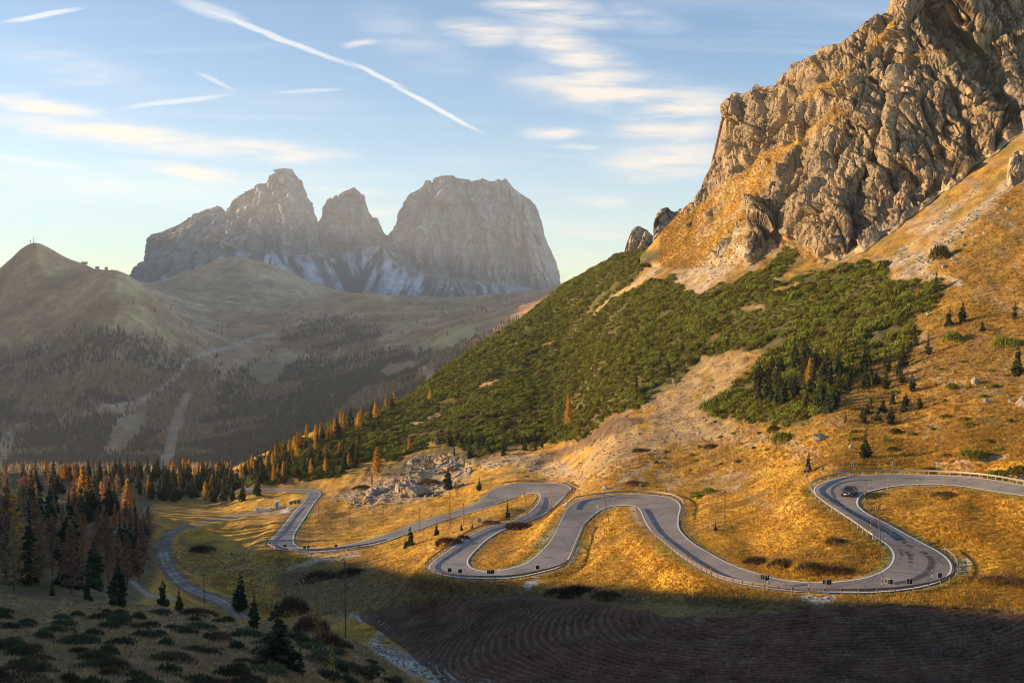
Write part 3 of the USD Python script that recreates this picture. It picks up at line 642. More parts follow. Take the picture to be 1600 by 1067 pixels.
y_foot = hit(cu, vf_)[:, 1]
y_foot = gaussian_filter(np.minimum(y_foot, 620), 2.0) * np.interp(cu, [1000, 1030, 1150, 1175], [1.03, 1.006, 1.004, 0.998])
rate = np.gradient(CT, axis=1) / np.maximum(tan_s - CT, 0.18)
lnY = np.log(y_foot)[:, None] + np.cumsum(rate, axis=1) - rate[:, :1]
_q = smoothstep(0.0, 0.35, ct)[None]
lnY = gaussian_filter(gaussian_filter(lnY, (30, 4)), (12, 2)) * _q + lnY * (1 - _q)
CY = np.exp(lnY)
recess = np.zeros_like(CY)
for pts, w, depth in [([(1330, 385), (1335, 335), (1349, 300), (1362, 255), (1378, 205), (1390, 160), (1388, 110), (1402, 60)], [16, 18, 14, 14, 12, 12, 10, 8], 9),
                      ([(1470, 20), (1491, 49), (1520, 75), (1544, 112), (1562, 157), (1588, 185)], [30, 44, 50, 50, 44, 30], 10),
                      ([(1250, 380), (1244, 352), (1256, 310), (1272, 270)], [14, 12, 10, 8], 5), ([(1285, 350), (1290, 300), (1302, 260), (1332, 200), (1345, 150)], [12, 14, 12, 10, 8], 6),
                      ([(1424, 330), (1430, 280), (1452, 245), (1460, 200), (1455, 130)], [8, 9, 8, 7, 6], 4), ([(1466, 238), (1474, 236), (1486, 240)], [14, 20, 12], 7), ([(1430, 196), (1460, 205), (1500, 208)], 7, 4),
                      ([(1165, 250), (1175, 215), (1190, 165), (1200, 140)], [10, 12, 10, 6], 5), ([(1505, 250), (1515, 200), (1530, 150)], 9, 5), ([(1390, 340), (1400, 290), (1398, 240)], 8, 4), ([(1150, 230), (1160, 190), (1168, 152)], 8, 4)]:
    recess = np.maximum(recess, look(stroke(pts, w, 10 if depth > 15 else 5, 8), CU, CV) * depth)
CY = CY + recess
C = np.stack([CA * CY, CY, CT * CY], -1)
N = face_normals(np.stack([gaussian_filter(C[..., k], (9, 9)) for k in range(3)], -1))
rockiness = (1 - band) * smoothstep(0.0, 0.05, ct)[None] * smoothstep(1055, 1075, CU)
tilt = C.copy()
tilt[..., 0] += 0.35 * C[..., 2]
_view = C / np.linalg.norm(C, axis=-1, keepdims=True)
grazing = smoothstep(0.12, 0.45, gaussian_filter(np.abs((N * _view).sum(-1)), 3))
d = 6.5 * cells(tilt, (17, 17, 110), 821, 0.5, 0.22) + 3.2 * cells(tilt, (7.5, 7.5, 40), 822, 0.5, 0.2) + grazing * (1.5 * cells(tilt, (3.2, 3.2, 14.0), 823, 0.6, 0.2) + 0.7 * cells(tilt, (1.6, 1.6, 5.0), 824, 0.8, 0.2)) \
    + 3.0 * (ridged(tilt / np.array([34, 34, 140.0]), 82, 3) - 0.62)
d = d + 2.5 * (1 - smoothstep(0.0, 0.08, ct))[None]
d = d * 1.1 * rockiness + (1 - rockiness) * 0.7 * signed(C / 6.0, 86, 4) * smoothstep(0.0, 0.04, ct)[None]
d *= (1 - 0.65 * smoothstep(0.95, 0.99, ct))[None]
C = C + N * d[..., None]
back = C[:, -1:, :] + np.array([0, 60.0, -40.0])
C2 = np.concatenate([C, C[:, -1:, :] + np.array([0, 6.0, -1.0]), back], 1)
n_c = signed(C / 18.0, 87, 4)
n_f = signed(C / 5.0, 88, 3)
flat = face_normals(C)[..., 2]
ccol = np.empty(C.shape)
ccol[:] = (0.345, 0.26, 0.17)
ccol = blend(ccol, smoothstep(-0.1, 0.45, n_c) * 0.6, (0.26, 0.215, 0.165))
ccol = blend(ccol, smoothstep(0.1, 0.45, signed(C / np.array([9, 9, 40.0]), 89, 3)) * 0.5, (0.42, 0.28, 0.145))
ccol = blend(ccol, smoothstep(0.55, 0.8, flat + 0.25 * n_f) * (1 - 0.2 * rockiness) * 0.85, (0.25, 0.15, 0.045))
ccol = ccol * (1 - band[..., None]) + near_tint(C[..., 0], C[..., 1], C[..., 2]) * band[..., None]
for pts, w in [([(1050, 420), (1110, 365), (1165, 322), (1215, 282)], 6), ([(1075, 440), (1130, 390), (1160, 360)], 12), ([(1120, 330), (1170, 295)], 3), ([(1170, 400), (1210, 385), (1240, 395)], 14)]:
    ccol = blend(ccol, look(stroke(pts, w, 2, 7), CU, CV) * 0.75 * (0.7 + n_f), SCREE)
ccol2 = np.concatenate([ccol, ccol[:, -1:], ccol[:, -1:]], 1)
cliff = obj('cliff', (C2.reshape(-1, 3), grid_faces(*C2.shape[:2])), M_cliff, smooth=True, tint=np.clip(ccol2, 0.01, 0.9).reshape(-1, 3))
rock2 = 0.12 + 0.88 * np.concatenate([rockiness, rockiness[:, -1:], rockiness[:, -1:]], 1)
UsdGeom.PrimvarsAPI(cliff).CreatePrimvar('rocky', Sdf.ValueTypeNames.FloatArray, 'vertex').Set(Vt.FloatArray.FromNumpy(rock2.ravel().astype(np.float32)))
structure(cliff, 'towering sunlit limestone cliff with grassy ledges above the dwarf pine slope')


def rock_ridge(name, sky, wall, bottom, ys, nu, nt, amp, label, seed, kind='structure', cat=None, mat=None, colors=((0.225, 0.215, 0.205), (0.14, 0.14, 0.14), (0.33, 0.265, 0.205)), scree=(0.38, 0.375, 0.375)):
    """A rock wall from the bottom of its scree apron up to its skyline, and down behind."""
    sky, wall, bottom = (np.array(q, float) for q in (sky, wall, bottom))
    u = np.linspace(sky[0, 0], sky[-1, 0], nu)
    vs, vw, vb = np.interp(u, *sky.T), np.interp(u, *wall.T), np.interp(u, *bottom.T)
    vw = np.maximum(vw, vs)
    vb = np.maximum(vb, vw)
    n1, n3 = 4, 8
    t1, t2, t3 = np.linspace(0, 1, n1, endpoint=False), np.linspace(0, 1, nt - n1 - n3), np.linspace(0, 1, n3 + 1)[1:]
    V = np.concatenate([vb[:, None] + (vw - vb)[:, None] * t1, vw[:, None] + (vs - vw)[:, None] * t2, vs[:, None] + (np.maximum(vb, vs + 15) + 20 - vs)[:, None] * t3], 1)
    Y = np.concatenate([ys[0] + (ys[1] - ys[0]) * t1, ys[1] + (ys[2] - ys[1]) * t2 ** 1.3, ys[2] + (ys[3] - ys[2]) * t3])[None] + 0 * V
    rock = np.concatenate([0.0 * t1 + 0.12, smoothstep(0, 0.06, t2) * 0.9 + 0.1, 0 * t3 + 0.5])[None] + 0 * V
    U = np.repeat(u[:, None], V.shape[1], 1)
    a, t = px(U, V)
    P = np.stack([a * Y, Y, t * Y], -1)
    k = amp
    d = k * (2.6 * (ridged(P / (k * np.array([5.5, 5.5, 60.0])), seed, 2) - 0.6) + 1.3 * cells(P, (k * 2.0, k * 2.0, k * 22.0), seed, 0.5) + 0.6 * cells(P, (k * 0.85, k * 0.85, k * 7.0), seed + 20, 0.5) + 0.28 * cells(P, (k * 0.4, k * 0.4, k * 1.6), seed + 40, 0.5))
    edge = np.minimum(1, np.minimum((u - u[0]), (u[-1] - u)) / 6.0)[:, None]
    top = np.ones(V.shape[1])
    top[n1 + len(t2) - 3:] = 0.4
    P = P + (np.array([-0.35, -0.93, 0.0]) * (d * rock * edge * top)[..., None])
    n_c, n_v = signed(P / (k * 5.0), seed + 5, 4), signed(P / (k * np.array([0.8, 0.8, 11.0])), seed + 6, 4)
    col = np.empty(P.shape)
    col[:] = colors[0]
    col = blend(col, smoothstep(-0.1, 0.4, n_c) * 0.7, colors[1])
    col = blend(col, smoothstep(0.0, 0.35, n_v) * 0.75, colors[2])
    col = col * (1 + 0.5 * signed(P / (k * np.array([0.5, 0.5, 4.0])), seed + 9, 3) + 0.3 * signed(P / (k * np.array([9.0, 9.0, 0.45])), seed + 11, 3))[..., None]
    sc = np.concatenate([1 + 0 * t1, 1 - smoothstep(0.0, 0.12, t2), 0 * t3])[None] * smoothstep(-0.35, 0.15, signed(np.stack([U / 16.0 + (V - 430) * 0.02 * np.sign(U - 560), V / 60.0, 0 * U], -1), seed + 7, 4))
    col = blend(col, sc * 0.6, scree)
    p = obj(name, (P.reshape(-1, 3), grid_faces(*P.shape[:2])), mat or M_massif, smooth=True, tint=np.clip(col, 0.01, 0.9).reshape(-1, 3))
    return tag(p, label, cat, None, kind)


WALL = [(190, 450), (230, 440), (300, 420), (365, 392), (400, 396), (450, 402), (480, 400), (520, 408), (560, 392), (600, 386), (625, 415), (660, 428), (700, 432), (760, 442), (820, 450), (880, 462)]
BOTTOM = [(190, 470), (240, 462), (330, 440), (380, 425), (430, 440), (470, 455), (540, 478), (600, 476), (700, 480), (800, 484), (880, 470)]
RWALL = [(u, v + 14) for u, v in WALL]
au, at_ = np.linspace(186, 884, 460), np.linspace(0, 1, 70)
aw, ab = np.interp(au, *np.array(WALL, float).T), np.interp(au, *np.array(BOTTOM, float).T)
AV = ab[:, None] + (aw - ab - 3)[:, None] * at_[None]
AY = 6700 + (7080 - 6700) * at_[None] ** 0.8 + 0 * AV
AU = np.repeat(au[:, None], 70, 1)
aa, att = px(AU, AV)
AP = np.stack([aa * AY, AY, att * AY], -1)
AP[..., 2] += (14 * signed(AP / np.array([120, 120, 400.0]), 251, 4) + 10 * (ridged(AP / np.array([60, 400, 400.0]), 252, 3) - 0.6)) * np.sin(np.pi * at_)[None]
fan = signed(np.stack([AU / 9.0 + (AV - 430) * 0.05 * np.sign(np.sin(AU / 45.0)), AV / 40.0, 0 * AU], -1), 253, 4)
acol = blend(np.zeros(AP.shape) + (0.13, 0.115, 0.09), smoothstep(-0.15, 0.2, fan) * (0.55 + 0.45 * smoothstep(0.1, 0.6, at_))[None], (0.46, 0.455, 0.455))
acol = blend(acol, smoothstep(0.1, 0.4, signed(AP / 160.0, 254, 3)) * 0.5, (0.16, 0.13, 0.085))
structure(obj('scree_slope', (AP.reshape(-1, 3), grid_faces(*AU.shape)), M_massif, smooth=True, tint=acol.reshape(-1, 3)), 'pale scree aprons at the foot of the distant rock massif')
rock_ridge('mountain', [(196, 436), (199, 432), (213, 418), (225, 406), (237, 378), (249, 366.5), (260, 359.5), (284, 348), (302.5, 336), (321, 328), (340, 321.5), (347, 324), (352, 331), (360, 321.5), (365, 322), (368, 310), (377, 305.6), (391.5, 297.4),
                        (401, 289), (421, 283), (424, 275), (434, 265.8), (446, 263.5), (457, 264.6), (466.5, 280), (472, 282), (476, 301), (483, 312.6), (492, 329), (499, 344), (508, 372), (520, 420)], WALL, RWALL, (7060, 7090, 7390, 7900), 420, 190, 55,
           'stepped grey rock massif with a blunt tower rising from pale scree', 201)
rock_ridge('mountain', [(478, 400), (492, 372), (500, 348), (504, 341), (513, 317), (517, 309), (520, 311), (525, 304), (528, 307), (532, 302), (537, 300), (554, 292.7), (560, 299), (563, 300), (565, 312.6), (568, 309), (570.5, 303), (573, 314), (576.4, 329), (583.4, 343), (588, 343), (590.5, 339.6),
                        (595, 355), (602, 367.7), (611.5, 367.7), (625, 368), (650, 372)], WALL, RWALL, (7120, 7160, 7500, 8000), 300, 170, 45, 'jagged rock spires between the blunt tower and the broad block', 231)
rock_ridge('mountain', [(598, 395), (604, 372), (611.5, 367), (618.6, 359.5), (628, 336), (637, 317), (649, 302), (663, 290), (665.4, 282), (673.6, 282), (675, 286), (677, 278.7), (691, 275), (707.6, 274), (714.6, 278.7), (733.4, 281), (738, 284.5), (748, 282), (754.5, 278.7), (764, 283), (772, 284), (780, 280), (785, 283),
                        (791, 278.7), (801, 291.5), (813, 302), (829.5, 312.6), (841, 326.7), (846, 345.4), (850.5, 366.5), (857.6, 390), (864.6, 413.4), (871.6, 448.5), (876, 462)], WALL, RWALL, (7020, 7050, 7330, 7800), 440, 200, 55,
           'broad flat-topped rock block with vertical grey walls', 261)
WARM = ((0.30, 0.25, 0.19), (0.24, 0.21, 0.18), (0.36, 0.26, 0.16))
rock_ridge('rock_tower', [(974, 402), (978, 385), (984, 365), (990, 356), (998, 353), (1006, 357), (1014, 361), (1022, 370), (1030, 385), (1036, 395)], [(970, 410), (1040, 400)], [(970, 425), (1040, 412)], (700, 712, 722, 745), 70, 70, 5,
           'lower of two rock towers behind the grassy ridge', 301, 'thing', 'rock', M_rock, WARM)
rock_ridge('rock_tower', [(1020, 372), (1024, 350), (1029, 333), (1036, 326), (1044, 324), (1050, 330), (1056, 332), (1064, 326), (1074, 330), (1084, 345)], [(1018, 375), (1090, 350)], [(1018, 390), (1090, 370)], (690, 700, 712, 735), 70, 70, 5,
           'higher of two rock towers behind the grassy ridge', 321, 'thing', 'rock', M_rock, WARM)
rock_ridge('rock_tower', [(926, 424), (929, 419), (933, 414), (938, 412), (942, 414), (946, 419), (952, 428)], [(924, 428), (954, 432)], [(924, 432), (954, 436)], (1480, 1490, 1500, 1520), 40, 40, 4, 'small dark rock knob on the far brown ridge', 341, 'thing', 'rock', M_rock, WARM)

# ---- hills outside the picture on the left, between the road and the low sun: their shade lies over the foreground
SHADE_EDGE = [(1660, 958), (1640, 954), (1500, 950), (1400, 948), (1250, 940), (1120, 925), (1000, 915), (940, 918), (880, 906), (760, 906), (690, 900), (650, 893), (560, 878), (480, 866), (420, 858), (340, 846), (250, 834)]
pts = hit([p[0] for p in SHADE_EDGE], [p[1] for p in SHADE_EDGE])
dist = (330 + pts[:, 0]) / -SUN[0]
crest = pts + SUN * dist[:, None]
crest = crest[np.argsort(crest[:, 1])]
hy = np.linspace(60, 470, 200)
hz = np.interp(hy, crest[:, 1], crest[:, 2])
hz = hz + np.where(hy < crest[0, 1], (crest[0, 1] - hy) * 0.35, 0) - np.where(hy > crest[-1, 1], (hy - crest[-1, 1]) * 0.16, 0)
hz = gaussian_filter(hz, 2)
hd = np.linspace(-1, 1, 61)
HX = -330 + np.where(hd[:, None] > 0, np.clip(322 - 0.56 * hy, 8, 150)[None], 150) * hd[:, None]
HY = hy[None] + 0 * hd[:, None]
HZ = hz[None] - 70 * np.abs(hd[:, None]) ** 1.2 - 12 * smoothstep(0.3, 1, np.abs(hd))[:, None]
HZ = HZ + 2.0 * signed(np.stack([HX / 25, HY / 25, 0 * HX], -1), 91, 3) * smoothstep(0.03, 0.3, np.abs(hd))[:, None]
HC = np.empty(HX.shape + (3,))
HC[:] = (0.2, 0.15, 0.07)
structure(obj('hill', (np.stack([HX, HY, HZ], -1).reshape(-1, 3), grid_faces(*HX.shape)), M_ground, smooth=True, tint=HC.reshape(-1, 3)))
ry, rd = np.linspace(1500, 8400, 120), np.linspace(-1, 1, 31)
RY = ry[None] + 0 * rd[:, None]
RX = (-900 - 0.62 * ry)[None] + 700 * rd[:, None] - 500
RZ = np.interp(ry, [1500, 3000, 5000, 7000, 8400], [220, 545, 1010, 1180, 1050])[None] + 60 - 650 * np.abs(rd[:, None]) ** 1.1 + 110 * signed(np.stack([RX / 700, RY / 700, 0 * RX], -1), 93, 4) * smoothstep(0.0, 0.3, np.abs(rd))[:, None]
structure(obj('hill', (np.stack([RX, RY, RZ], -1).reshape(-1, 3), grid_faces(*RX.shape)), M_far, smooth=True, tint=np.full((RX.size, 3), (0.18, 0.13, 0.07))))

# ------------------------------------------------------------------ road surface
def ribbon(A, B, n=5, lift=0.0):
    f = np.linspace(0, 1, n)[None, :, None]
    P = A[:, None] * (1 - f) + B[:, None] * f
    P[..., 2] += lift
    return P.reshape(-1, 3), grid_faces(len(A), n)


M_asphalt = usdkit.material(stage, '/World/Looks/asphalt', {
    'geo': ('geometry', {}), 'n1': ('noise_texture', {'scale': 0.12, 'detail': 5.0, 'roughness': 0.6}), 'n2': ('noise_texture', {'scale': 3.0, 'detail': 6.0, 'roughness': 0.7}), 'n3': ('noise_texture', {'scale': 40.0, 'detail': 2.0}),
    'cr': ('voronoi_texture', {'feature': 'distance_to_edge', 'scale': 0.14, 'randomness': 1.0}), 'warp': ('mix_vector', {'fac': 0.06}), 'crr': ('map_range', {'from_min': 0.002, 'from_max': 0.012, 'to_min': 0.45, 'to_max': 1.0, 'clamp': True}),
    'pt': ('voronoi_texture', {'scale': 0.11, 'randomness': 1.0}), 'ptb': ('separate_xyz', {}), 'ptv': ('map_range', {'to_min': 0.82, 'to_max': 1.14}), 'm3': ('math', {'math_type': 'multiply'}),
    'ramp': ('rgb_ramp', {'ramp': [(0.3, (0.13, 0.118, 0.112)), (0.5, (0.20, 0.178, 0.165)), (0.7, (0.26, 0.228, 0.205))]}), 'v': ('map_range', {'from_min': 0.3, 'from_max': 0.7, 'to_min': 0.8, 'to_max': 1.2}),
    'm': ('math', {'math_type': 'multiply'}), 'hsv': ('hsv', {'fac': 1.0}), 'bump': ('bump', {'strength': 0.3, 'distance': 0.02}), 'p': ('principled_bsdf', {'roughness': 0.62, 'specular_ior_level': 0.45})},
    [('geo.position', 'n1.vector'), ('geo.position', 'n2.vector'), ('geo.position', 'n3.vector'), ('geo.position', 'warp.a'), ('n2.color', 'warp.b'), ('warp.result', 'cr.vector'), ('cr.distance', 'crr.value'), ('n1.fac', 'ramp.fac'), ('n2.fac', 'v.value'),
     ('v.result', 'm.value1'), ('crr.result', 'm.value2'), ('warp.result', 'pt.vector'), ('pt.color', 'ptb.vector'), ('ptb.x', 'ptv.value'), ('ptv.result', 'm3.value1'), ('m.value', 'm3.value2'), ('ramp.color', 'hsv.color'), ('m3.value', 'hsv.value'), ('hsv.color', 'p.base_color'), ('n3.fac', 'bump.height'), ('bump.normal', 'p.normal')], surface='p.BSDF')
M_white = usdkit.material(stage, '/World/Looks/road_paint', {'geo': ('geometry', {}), 'n': ('noise_texture', {'scale': 1.5, 'detail': 6.0, 'roughness': 0.7}), 'r': ('rgb_ramp', {'ramp': [(0.3, (0.42, 0.41, 0.4)), (0.5, (0.7, 0.69, 0.66)), (1.0, (0.78, 0.77, 0.74))]}),
                          'p': ('principled_bsdf', {'roughness': 0.6})}, [('geo.position', 'n.vector'), ('n.fac', 'r.fac'), ('r.color', 'p.base_color')], surface='p.BSDF')
road = structure(obj('road', ribbon(EDGE_A, EDGE_B, 9), M_asphalt, smooth=True), 'grey asphalt mountain road winding through hairpins')
_dir = (EDGE_B - EDGE_A) / np.linalg.norm(EDGE_B - EDGE_A, axis=1, keepdims=True)
obj('edge_line', ribbon(EDGE_A + 0.22 * _dir, EDGE_A + 0.5 * _dir, 2, 0.02), M_white, road, smooth=True)
obj('edge_line', ribbon(EDGE_B - 0.5 * _dir, EDGE_B - 0.22 * _dir, 2, 0.02), M_white, road, smooth=True)

# ------------------------------------------------------------------ haze
lo, hi = -560.0, 1420.0
hz_m = usdkit.material(stage, '/World/Looks/mountain_haze', {'v': ('principled_volume', {'color': (0.90, 0.93, 0.98), 'density': 4.3e-5, 'anisotropy': 0.25})}, [], volume='v.volume')
hb = trimesh.creation.box(bounds=[[-9000, -600, lo], [9000, 14500, hi]])
tag(obj('haze', hb, hz_m), kind='stuff')

# ------------------------------------------------------------------ materials of plants and small things
def leaf_material(name, color, var=0.35, trans=0.25, hue=0.02):
    lighter = [min(1, c * 1.0) for c in color]
    return usdkit.material(stage, '/World/Looks/' + name, {
        'oi': ('object_info', {}), 'wn': ('white_noise_texture', {'dimensions': '3D'}), 'geo': ('geometry', {}), 'n': ('noise_texture', {'scale': 1.3, 'detail': 3.0}),
        'v': ('map_range', {'to_min': 1 - var, 'to_max': 1 + var}), 'v2': ('map_range', {'from_min': 0.3, 'from_max': 0.7, 'to_min': 0.7, 'to_max': 1.3}), 'm': ('math', {'math_type': 'multiply'}), 'h': ('map_range', {'to_min': 0.5 - hue, 'to_max': 0.5 + hue}),
        'isl': ('map_range', {'to_min': 0.65, 'to_max': 1.35}), 'm2': ('math', {'math_type': 'multiply'}),
        'hsv': ('hsv', {'color': lighter, 'fac': 1.0}), 'd': ('principled_bsdf', {'roughness': 0.75, 'specular_ior_level': 0.2}), 't': ('translucent_bsdf', {}), 'x': ('mix_closure', {'fac': trans})},
        [('oi.location', 'wn.vector'), ('wn.value', 'v.value'), ('wn.value', 'h.value'), ('geo.position', 'n.vector'), ('n.fac', 'v2.value'), ('v.result', 'm.value1'), ('v2.result', 'm.value2'), ('geo.random_per_island', 'isl.value'),
         ('m.value', 'm2.value1'), ('isl.result', 'm2.value2'), ('m2.value', 'hsv.value'), ('h.result', 'hsv.hue'), ('hsv.color', 'd.base_color'), ('hsv.color', 't.color'), ('d.BSDF', 'x.closure1'), ('t.BSDF', 'x.closure2')], surface='x.closure')


M_spruce = leaf_material('spruce_needles', (0.058, 0.066, 0.02), 0.35, 0.15)
M_larch = leaf_material('larch_gold_needles', (0.78, 0.42, 0.06), 0.32, 0.5, 0.02)
M_brown = leaf_material('larch_brown_twigs', (0.46, 0.27, 0.15), 0.25, 0.4)
M_pine = leaf_material('dwarf_pine_needles', (0.33, 0.325, 0.038), 0.45, 0.45, 0.035)
M_juniper = leaf_material('juniper_needles', (0.11, 0.118, 0.045), 0.35, 0.15)
M_twig = leaf_material('bare_shrub_twigs', (0.17, 0.088, 0.045), 0.3, 0.2)
M_tuft = leaf_material('dry_grass_blades', (0.70, 0.41, 0.062), 0.2, 0.42)
M_tuft_dull = leaf_material('dull_grass_blades', (0.62, 0.41, 0.19), 0.35, 0.35)
M_bark = simple('bark', (0.09, 0.065, 0.045), 0.9, 0.1)
M_stonep = ground_material('boulder_stone', (0.5, 2.2, 8.0), 0.5, 0.2, 0.7, 1.3)
M_pole = simple('weathered_pole_wood', (0.12, 0.085, 0.055), 0.85)
M_steel = simple('weathered_rail_steel', (0.15, 0.11, 0.085), 0.5, 0.4)
M_galv = usdkit.material(stage, '/World/Looks/galvanised_steel', {'p': ('principled_bsdf', {'base_color': (0.30, 0.27, 0.23), 'roughness': 0.5, 'metallic': 0.5})}, [], surface='p.BSDF')
M_black = simple('black_enamel', (0.012, 0.012, 0.013), 0.5)
M_whitep = simple('white_enamel', (0.78, 0.77, 0.74), 0.45)
M_yellow = simple('yellow_paint', (0.65, 0.42, 0.05), 0.5)
M_glassy = simple('dark_window_glass', (0.01, 0.011, 0.013), 0.06, 0.8)
M_carpaint = usdkit.material(stage, '/World/Looks/dark_car_paint', {'p': ('principled_bsdf', {'base_color': (0.02, 0.016, 0.015), 'roughness': 0.3, 'coat_weight': 1.0, 'coat_roughness': 0.05})}, [], surface='p.BSDF')
M_tyre = simple('tyre_rubber', (0.02, 0.02, 0.02), 0.9)
M_lampglass = usdkit.material(stage, '/World/Looks/headlamp_glass', {'p': ('principled_bsdf', {'base_color': (0.8, 0.8, 0.78), 'roughness': 0.08, 'metallic': 0.6})}, [], surface='p.BSDF')
M_green = simple('green_plastic', (0.05, 0.16, 0.10), 0.5)
M_skid = usdkit.material(stage, '/World/Looks/tyre_rubber_mark', {'geo': ('geometry', {}), 'n': ('noise_texture', {'scale': 1.2, 'detail': 5.0, 'roughness': 0.7}), 'r': ('map_range', {'from_min': 0.35, 'from_max': 0.6, 'to_min': 0.25, 'to_max': 0.85, 'clamp': True}),
                         'd': ('principled_bsdf', {'base_color': (0.045, 0.043, 0.045), 'roughness': 0.6}), 't': ('transparent_bsdf', {}), 'x': ('mix_closure', {})},
                         [('geo.position', 'n.vector'), ('n.fac', 'r.value'), ('r.result', 'x.fac'), ('t.BSDF', 'x.closure1'), ('d.BSDF', 'x.closure2')], surface='x.closure')


# ------------------------------------------------------------------ plant shapes
def tube(p0, p1, r0, r1, n=6):
    p0, p1 = np.asarray(p0, float), np.asarray(p1, float)
    t = p1 - p0
    t = t / np.linalg.norm(t)
    a = np.cross(t, (0, 0, 1.0) if abs(t[2]) < 0.9 else (1.0, 0, 0))
    a /= np.linalg.norm(a)
    b = np.cross(t, a)
    ang = np.arange(n) * 2 * np.pi / n
    ring = np.cos(ang)[:, None] * a + np.sin(ang)[:, None] * b
    v = np.vstack([p0 + r0 * ring, p1 + r1 * ring, [p1]])
    i = np.arange(n)
    j = (i + 1) % n
    return v, np.vstack([np.stack([i, j, n + j], 1), np.stack([i, n + j, n + i], 1), np.stack([n + i, n + j, np.full(n, 2 * n)], 1)])


def join(parts):
    v, f, k = [], [], 0
    for a, b in parts:
        a, b = np.asarray(a, float), np.asarray(b, int)
        if b.shape[1] == 4:
            b = np.vstack([b[:, [0, 1, 2]], b[:, [0, 2, 3]]])
        v.append(a)
        f.append(b + k)
        k += len(a)
    return np.vstack(v), np.vstack(f)


def box(cx, cy, cz, sx, sy, sz, rz=0.0):
    m = trimesh.creation.box((sx, sy, sz))
    v = np.array(m.vertices)
    c, s = math.cos(rz), math.sin(rz)
    v = np.stack([v[:, 0] * c - v[:, 1] * s, v[:, 0] * s + v[:, 1] * c, v[:, 2]], 1)
    return v + (cx, cy, cz), np.array(m.faces)


def spruce_shape(seed, h=10.0, r=2.2, whorls=30, per=9, shape=0.85, base=0.04, droop=0.35):
    rng = np.random.default_rng(seed)
    V, F, k = [], [], 0
    for w in range(whorls):
        t = (w + rng.random()) / whorls
        z = h * (base + (0.985 - base) * t)
        R = r * ((1 - t) ** shape * (0.75 + 0.25 * min(1, t / 0.12)) + 0.03)
        for _ in range(max(4, int(per * (1 - 0.45 * t)))):
            a = rng.random() * 2 * np.pi
            L = R * rng.uniform(0.5, 1.25) * (0.8 + 0.28 * math.sin(a * 2 + seed + t * 9))
            if rng.random() < 0.1:
                continue
            d, s = np.array([np.cos(a), np.sin(a), 0]), np.array([-np.sin(a), np.cos(a), 0])
            wd = L * rng.uniform(0.20, 0.32) + 0.08
            up = rng.uniform(-0.1, 0.25) * L
            p0 = np.array([0, 0, z])
            p1 = p0 + d * L * 0.6 + (0, 0, up - droop * 0.4 * L)
            p2 = p0 + d * L + (0, 0, up - droop * L + 0.1 * L)
            V += [p0, p1 + s * wd, p1 - s * wd, p2, p1 + (0, 0, 0.10 * L + 0.05), p1 + s * wd * 0.5 + d * 0.12 * L - (0, 0, 0.30 * L + 0.1), p1 - s * wd * 0.5 - (0, 0, 0.26 * L + 0.1), p2 + s * wd * 0.5 - (0, 0, 0.1 * L)]
            F += [(k, k + 1, k + 4), (k, k + 4, k + 2), (k + 1, k + 3, k + 4), (k + 4, k + 3, k + 2), (k, k + 5, k + 3), (k, k + 6, k + 3), (k + 1, k + 7, k + 3)]
            k += 8
    top = tube((0, 0, h * 0.93), (0, 0, h * 1.02), 0.12, 0.02, 4)
    return join([(np.array(V), np.array(F)), top])


def larch_shape(seed, h=10.0, r=2.3, whorls=26, per=6, leaves=9, size=0.30, base=0.12):
    rng = np.random.default_rng(seed)
    V, F, W, k = [], [], [], 0
    for w in range(whorls):
        t = (w + rng.random()) / whorls
        z = h * (base + (0.98 - base) * t)
        R = r * ((1 - t) ** 0.8 * (0.6 + 0.4 * min(1, t / 0.2)) + 0.04)
        for _ in range(max(3, int(per * (1 - 0.3 * t)))):
            a = rng.random() * 2 * np.pi
            L = R * rng.uniform(0.5, 1.15)
            d = np.array([np.cos(a), np.sin(a), rng.uniform(-0.18, 0.28)])
            p0, p1 = np.array([0, 0, z]), np.array([0, 0, z]) + d * L
            W.append(tube(p0, p1, 0.018, 0.006, 3))
            for q in range(leaves):
                f = rng.uniform(0.15, 1.05)
                c = p0 + (p1 - p0) * f + rng.normal(0, 0.10 * L + 0.04, 3)
                e1, e2 = rng.normal(size=3), rng.normal(size=3)
                e1 *= size * rng.uniform(0.5, 1.2) / np.linalg.norm(e1)
                e2 *= size * rng.uniform(0.4, 1.0) / np.linalg.norm(e2)
                V += [c - e1 * 0.5, c + e1 * 0.5, c + e2]
                F.append((k, k + 1, k + 2))
                k += 3
    return (np.array(V), np.array(F)), join(W)


def bush_shape(seed, shoots=80, h=0.75, size=0.42, flat=False, thin=False):
    rng = np.random.default_rng(seed)
    V, F, k = [], [], 0
    lump = rng.normal(0, 0.22, 8)
    for _ in range(shoots):
        a, q = rng.random() * 2 * np.pi, math.sqrt(rng.random())
        rr = q * (1 + lump[int(a / (2 * np.pi) * 8)])
        z = h * math.sqrt(max(0, 1 - q * q)) * rng.uniform(0.65, 1.05)
        c = np.array([rr * np.cos(a), rr * np.sin(a), z - size * 0.6])
        d = np.array([np.cos(a) * q * 0.8, np.sin(a) * q * 0.8, 1.0 if not flat else 0.55]) + rng.normal(0, 0.2 if not thin else 0.35, 3)
        d *= size * rng.uniform(0.8, 1.5) / np.linalg.norm(d)
        wd = size * (rng.uniform(0.32, 0.55) if not thin else 0.09)
        ang = rng.random() * 6.28 + np.arange(3) * 2.094
        V += [*(c + np.stack([np.cos(ang), np.sin(ang), 0.25 * np.sin(3 * ang)], 1) * wd), c + d]
        F += [(k, k + 1, k + 3), (k + 1, k + 2, k + 3), (k + 2, k, k + 3)]
        k += 4
    return np.array(V), np.array(F)


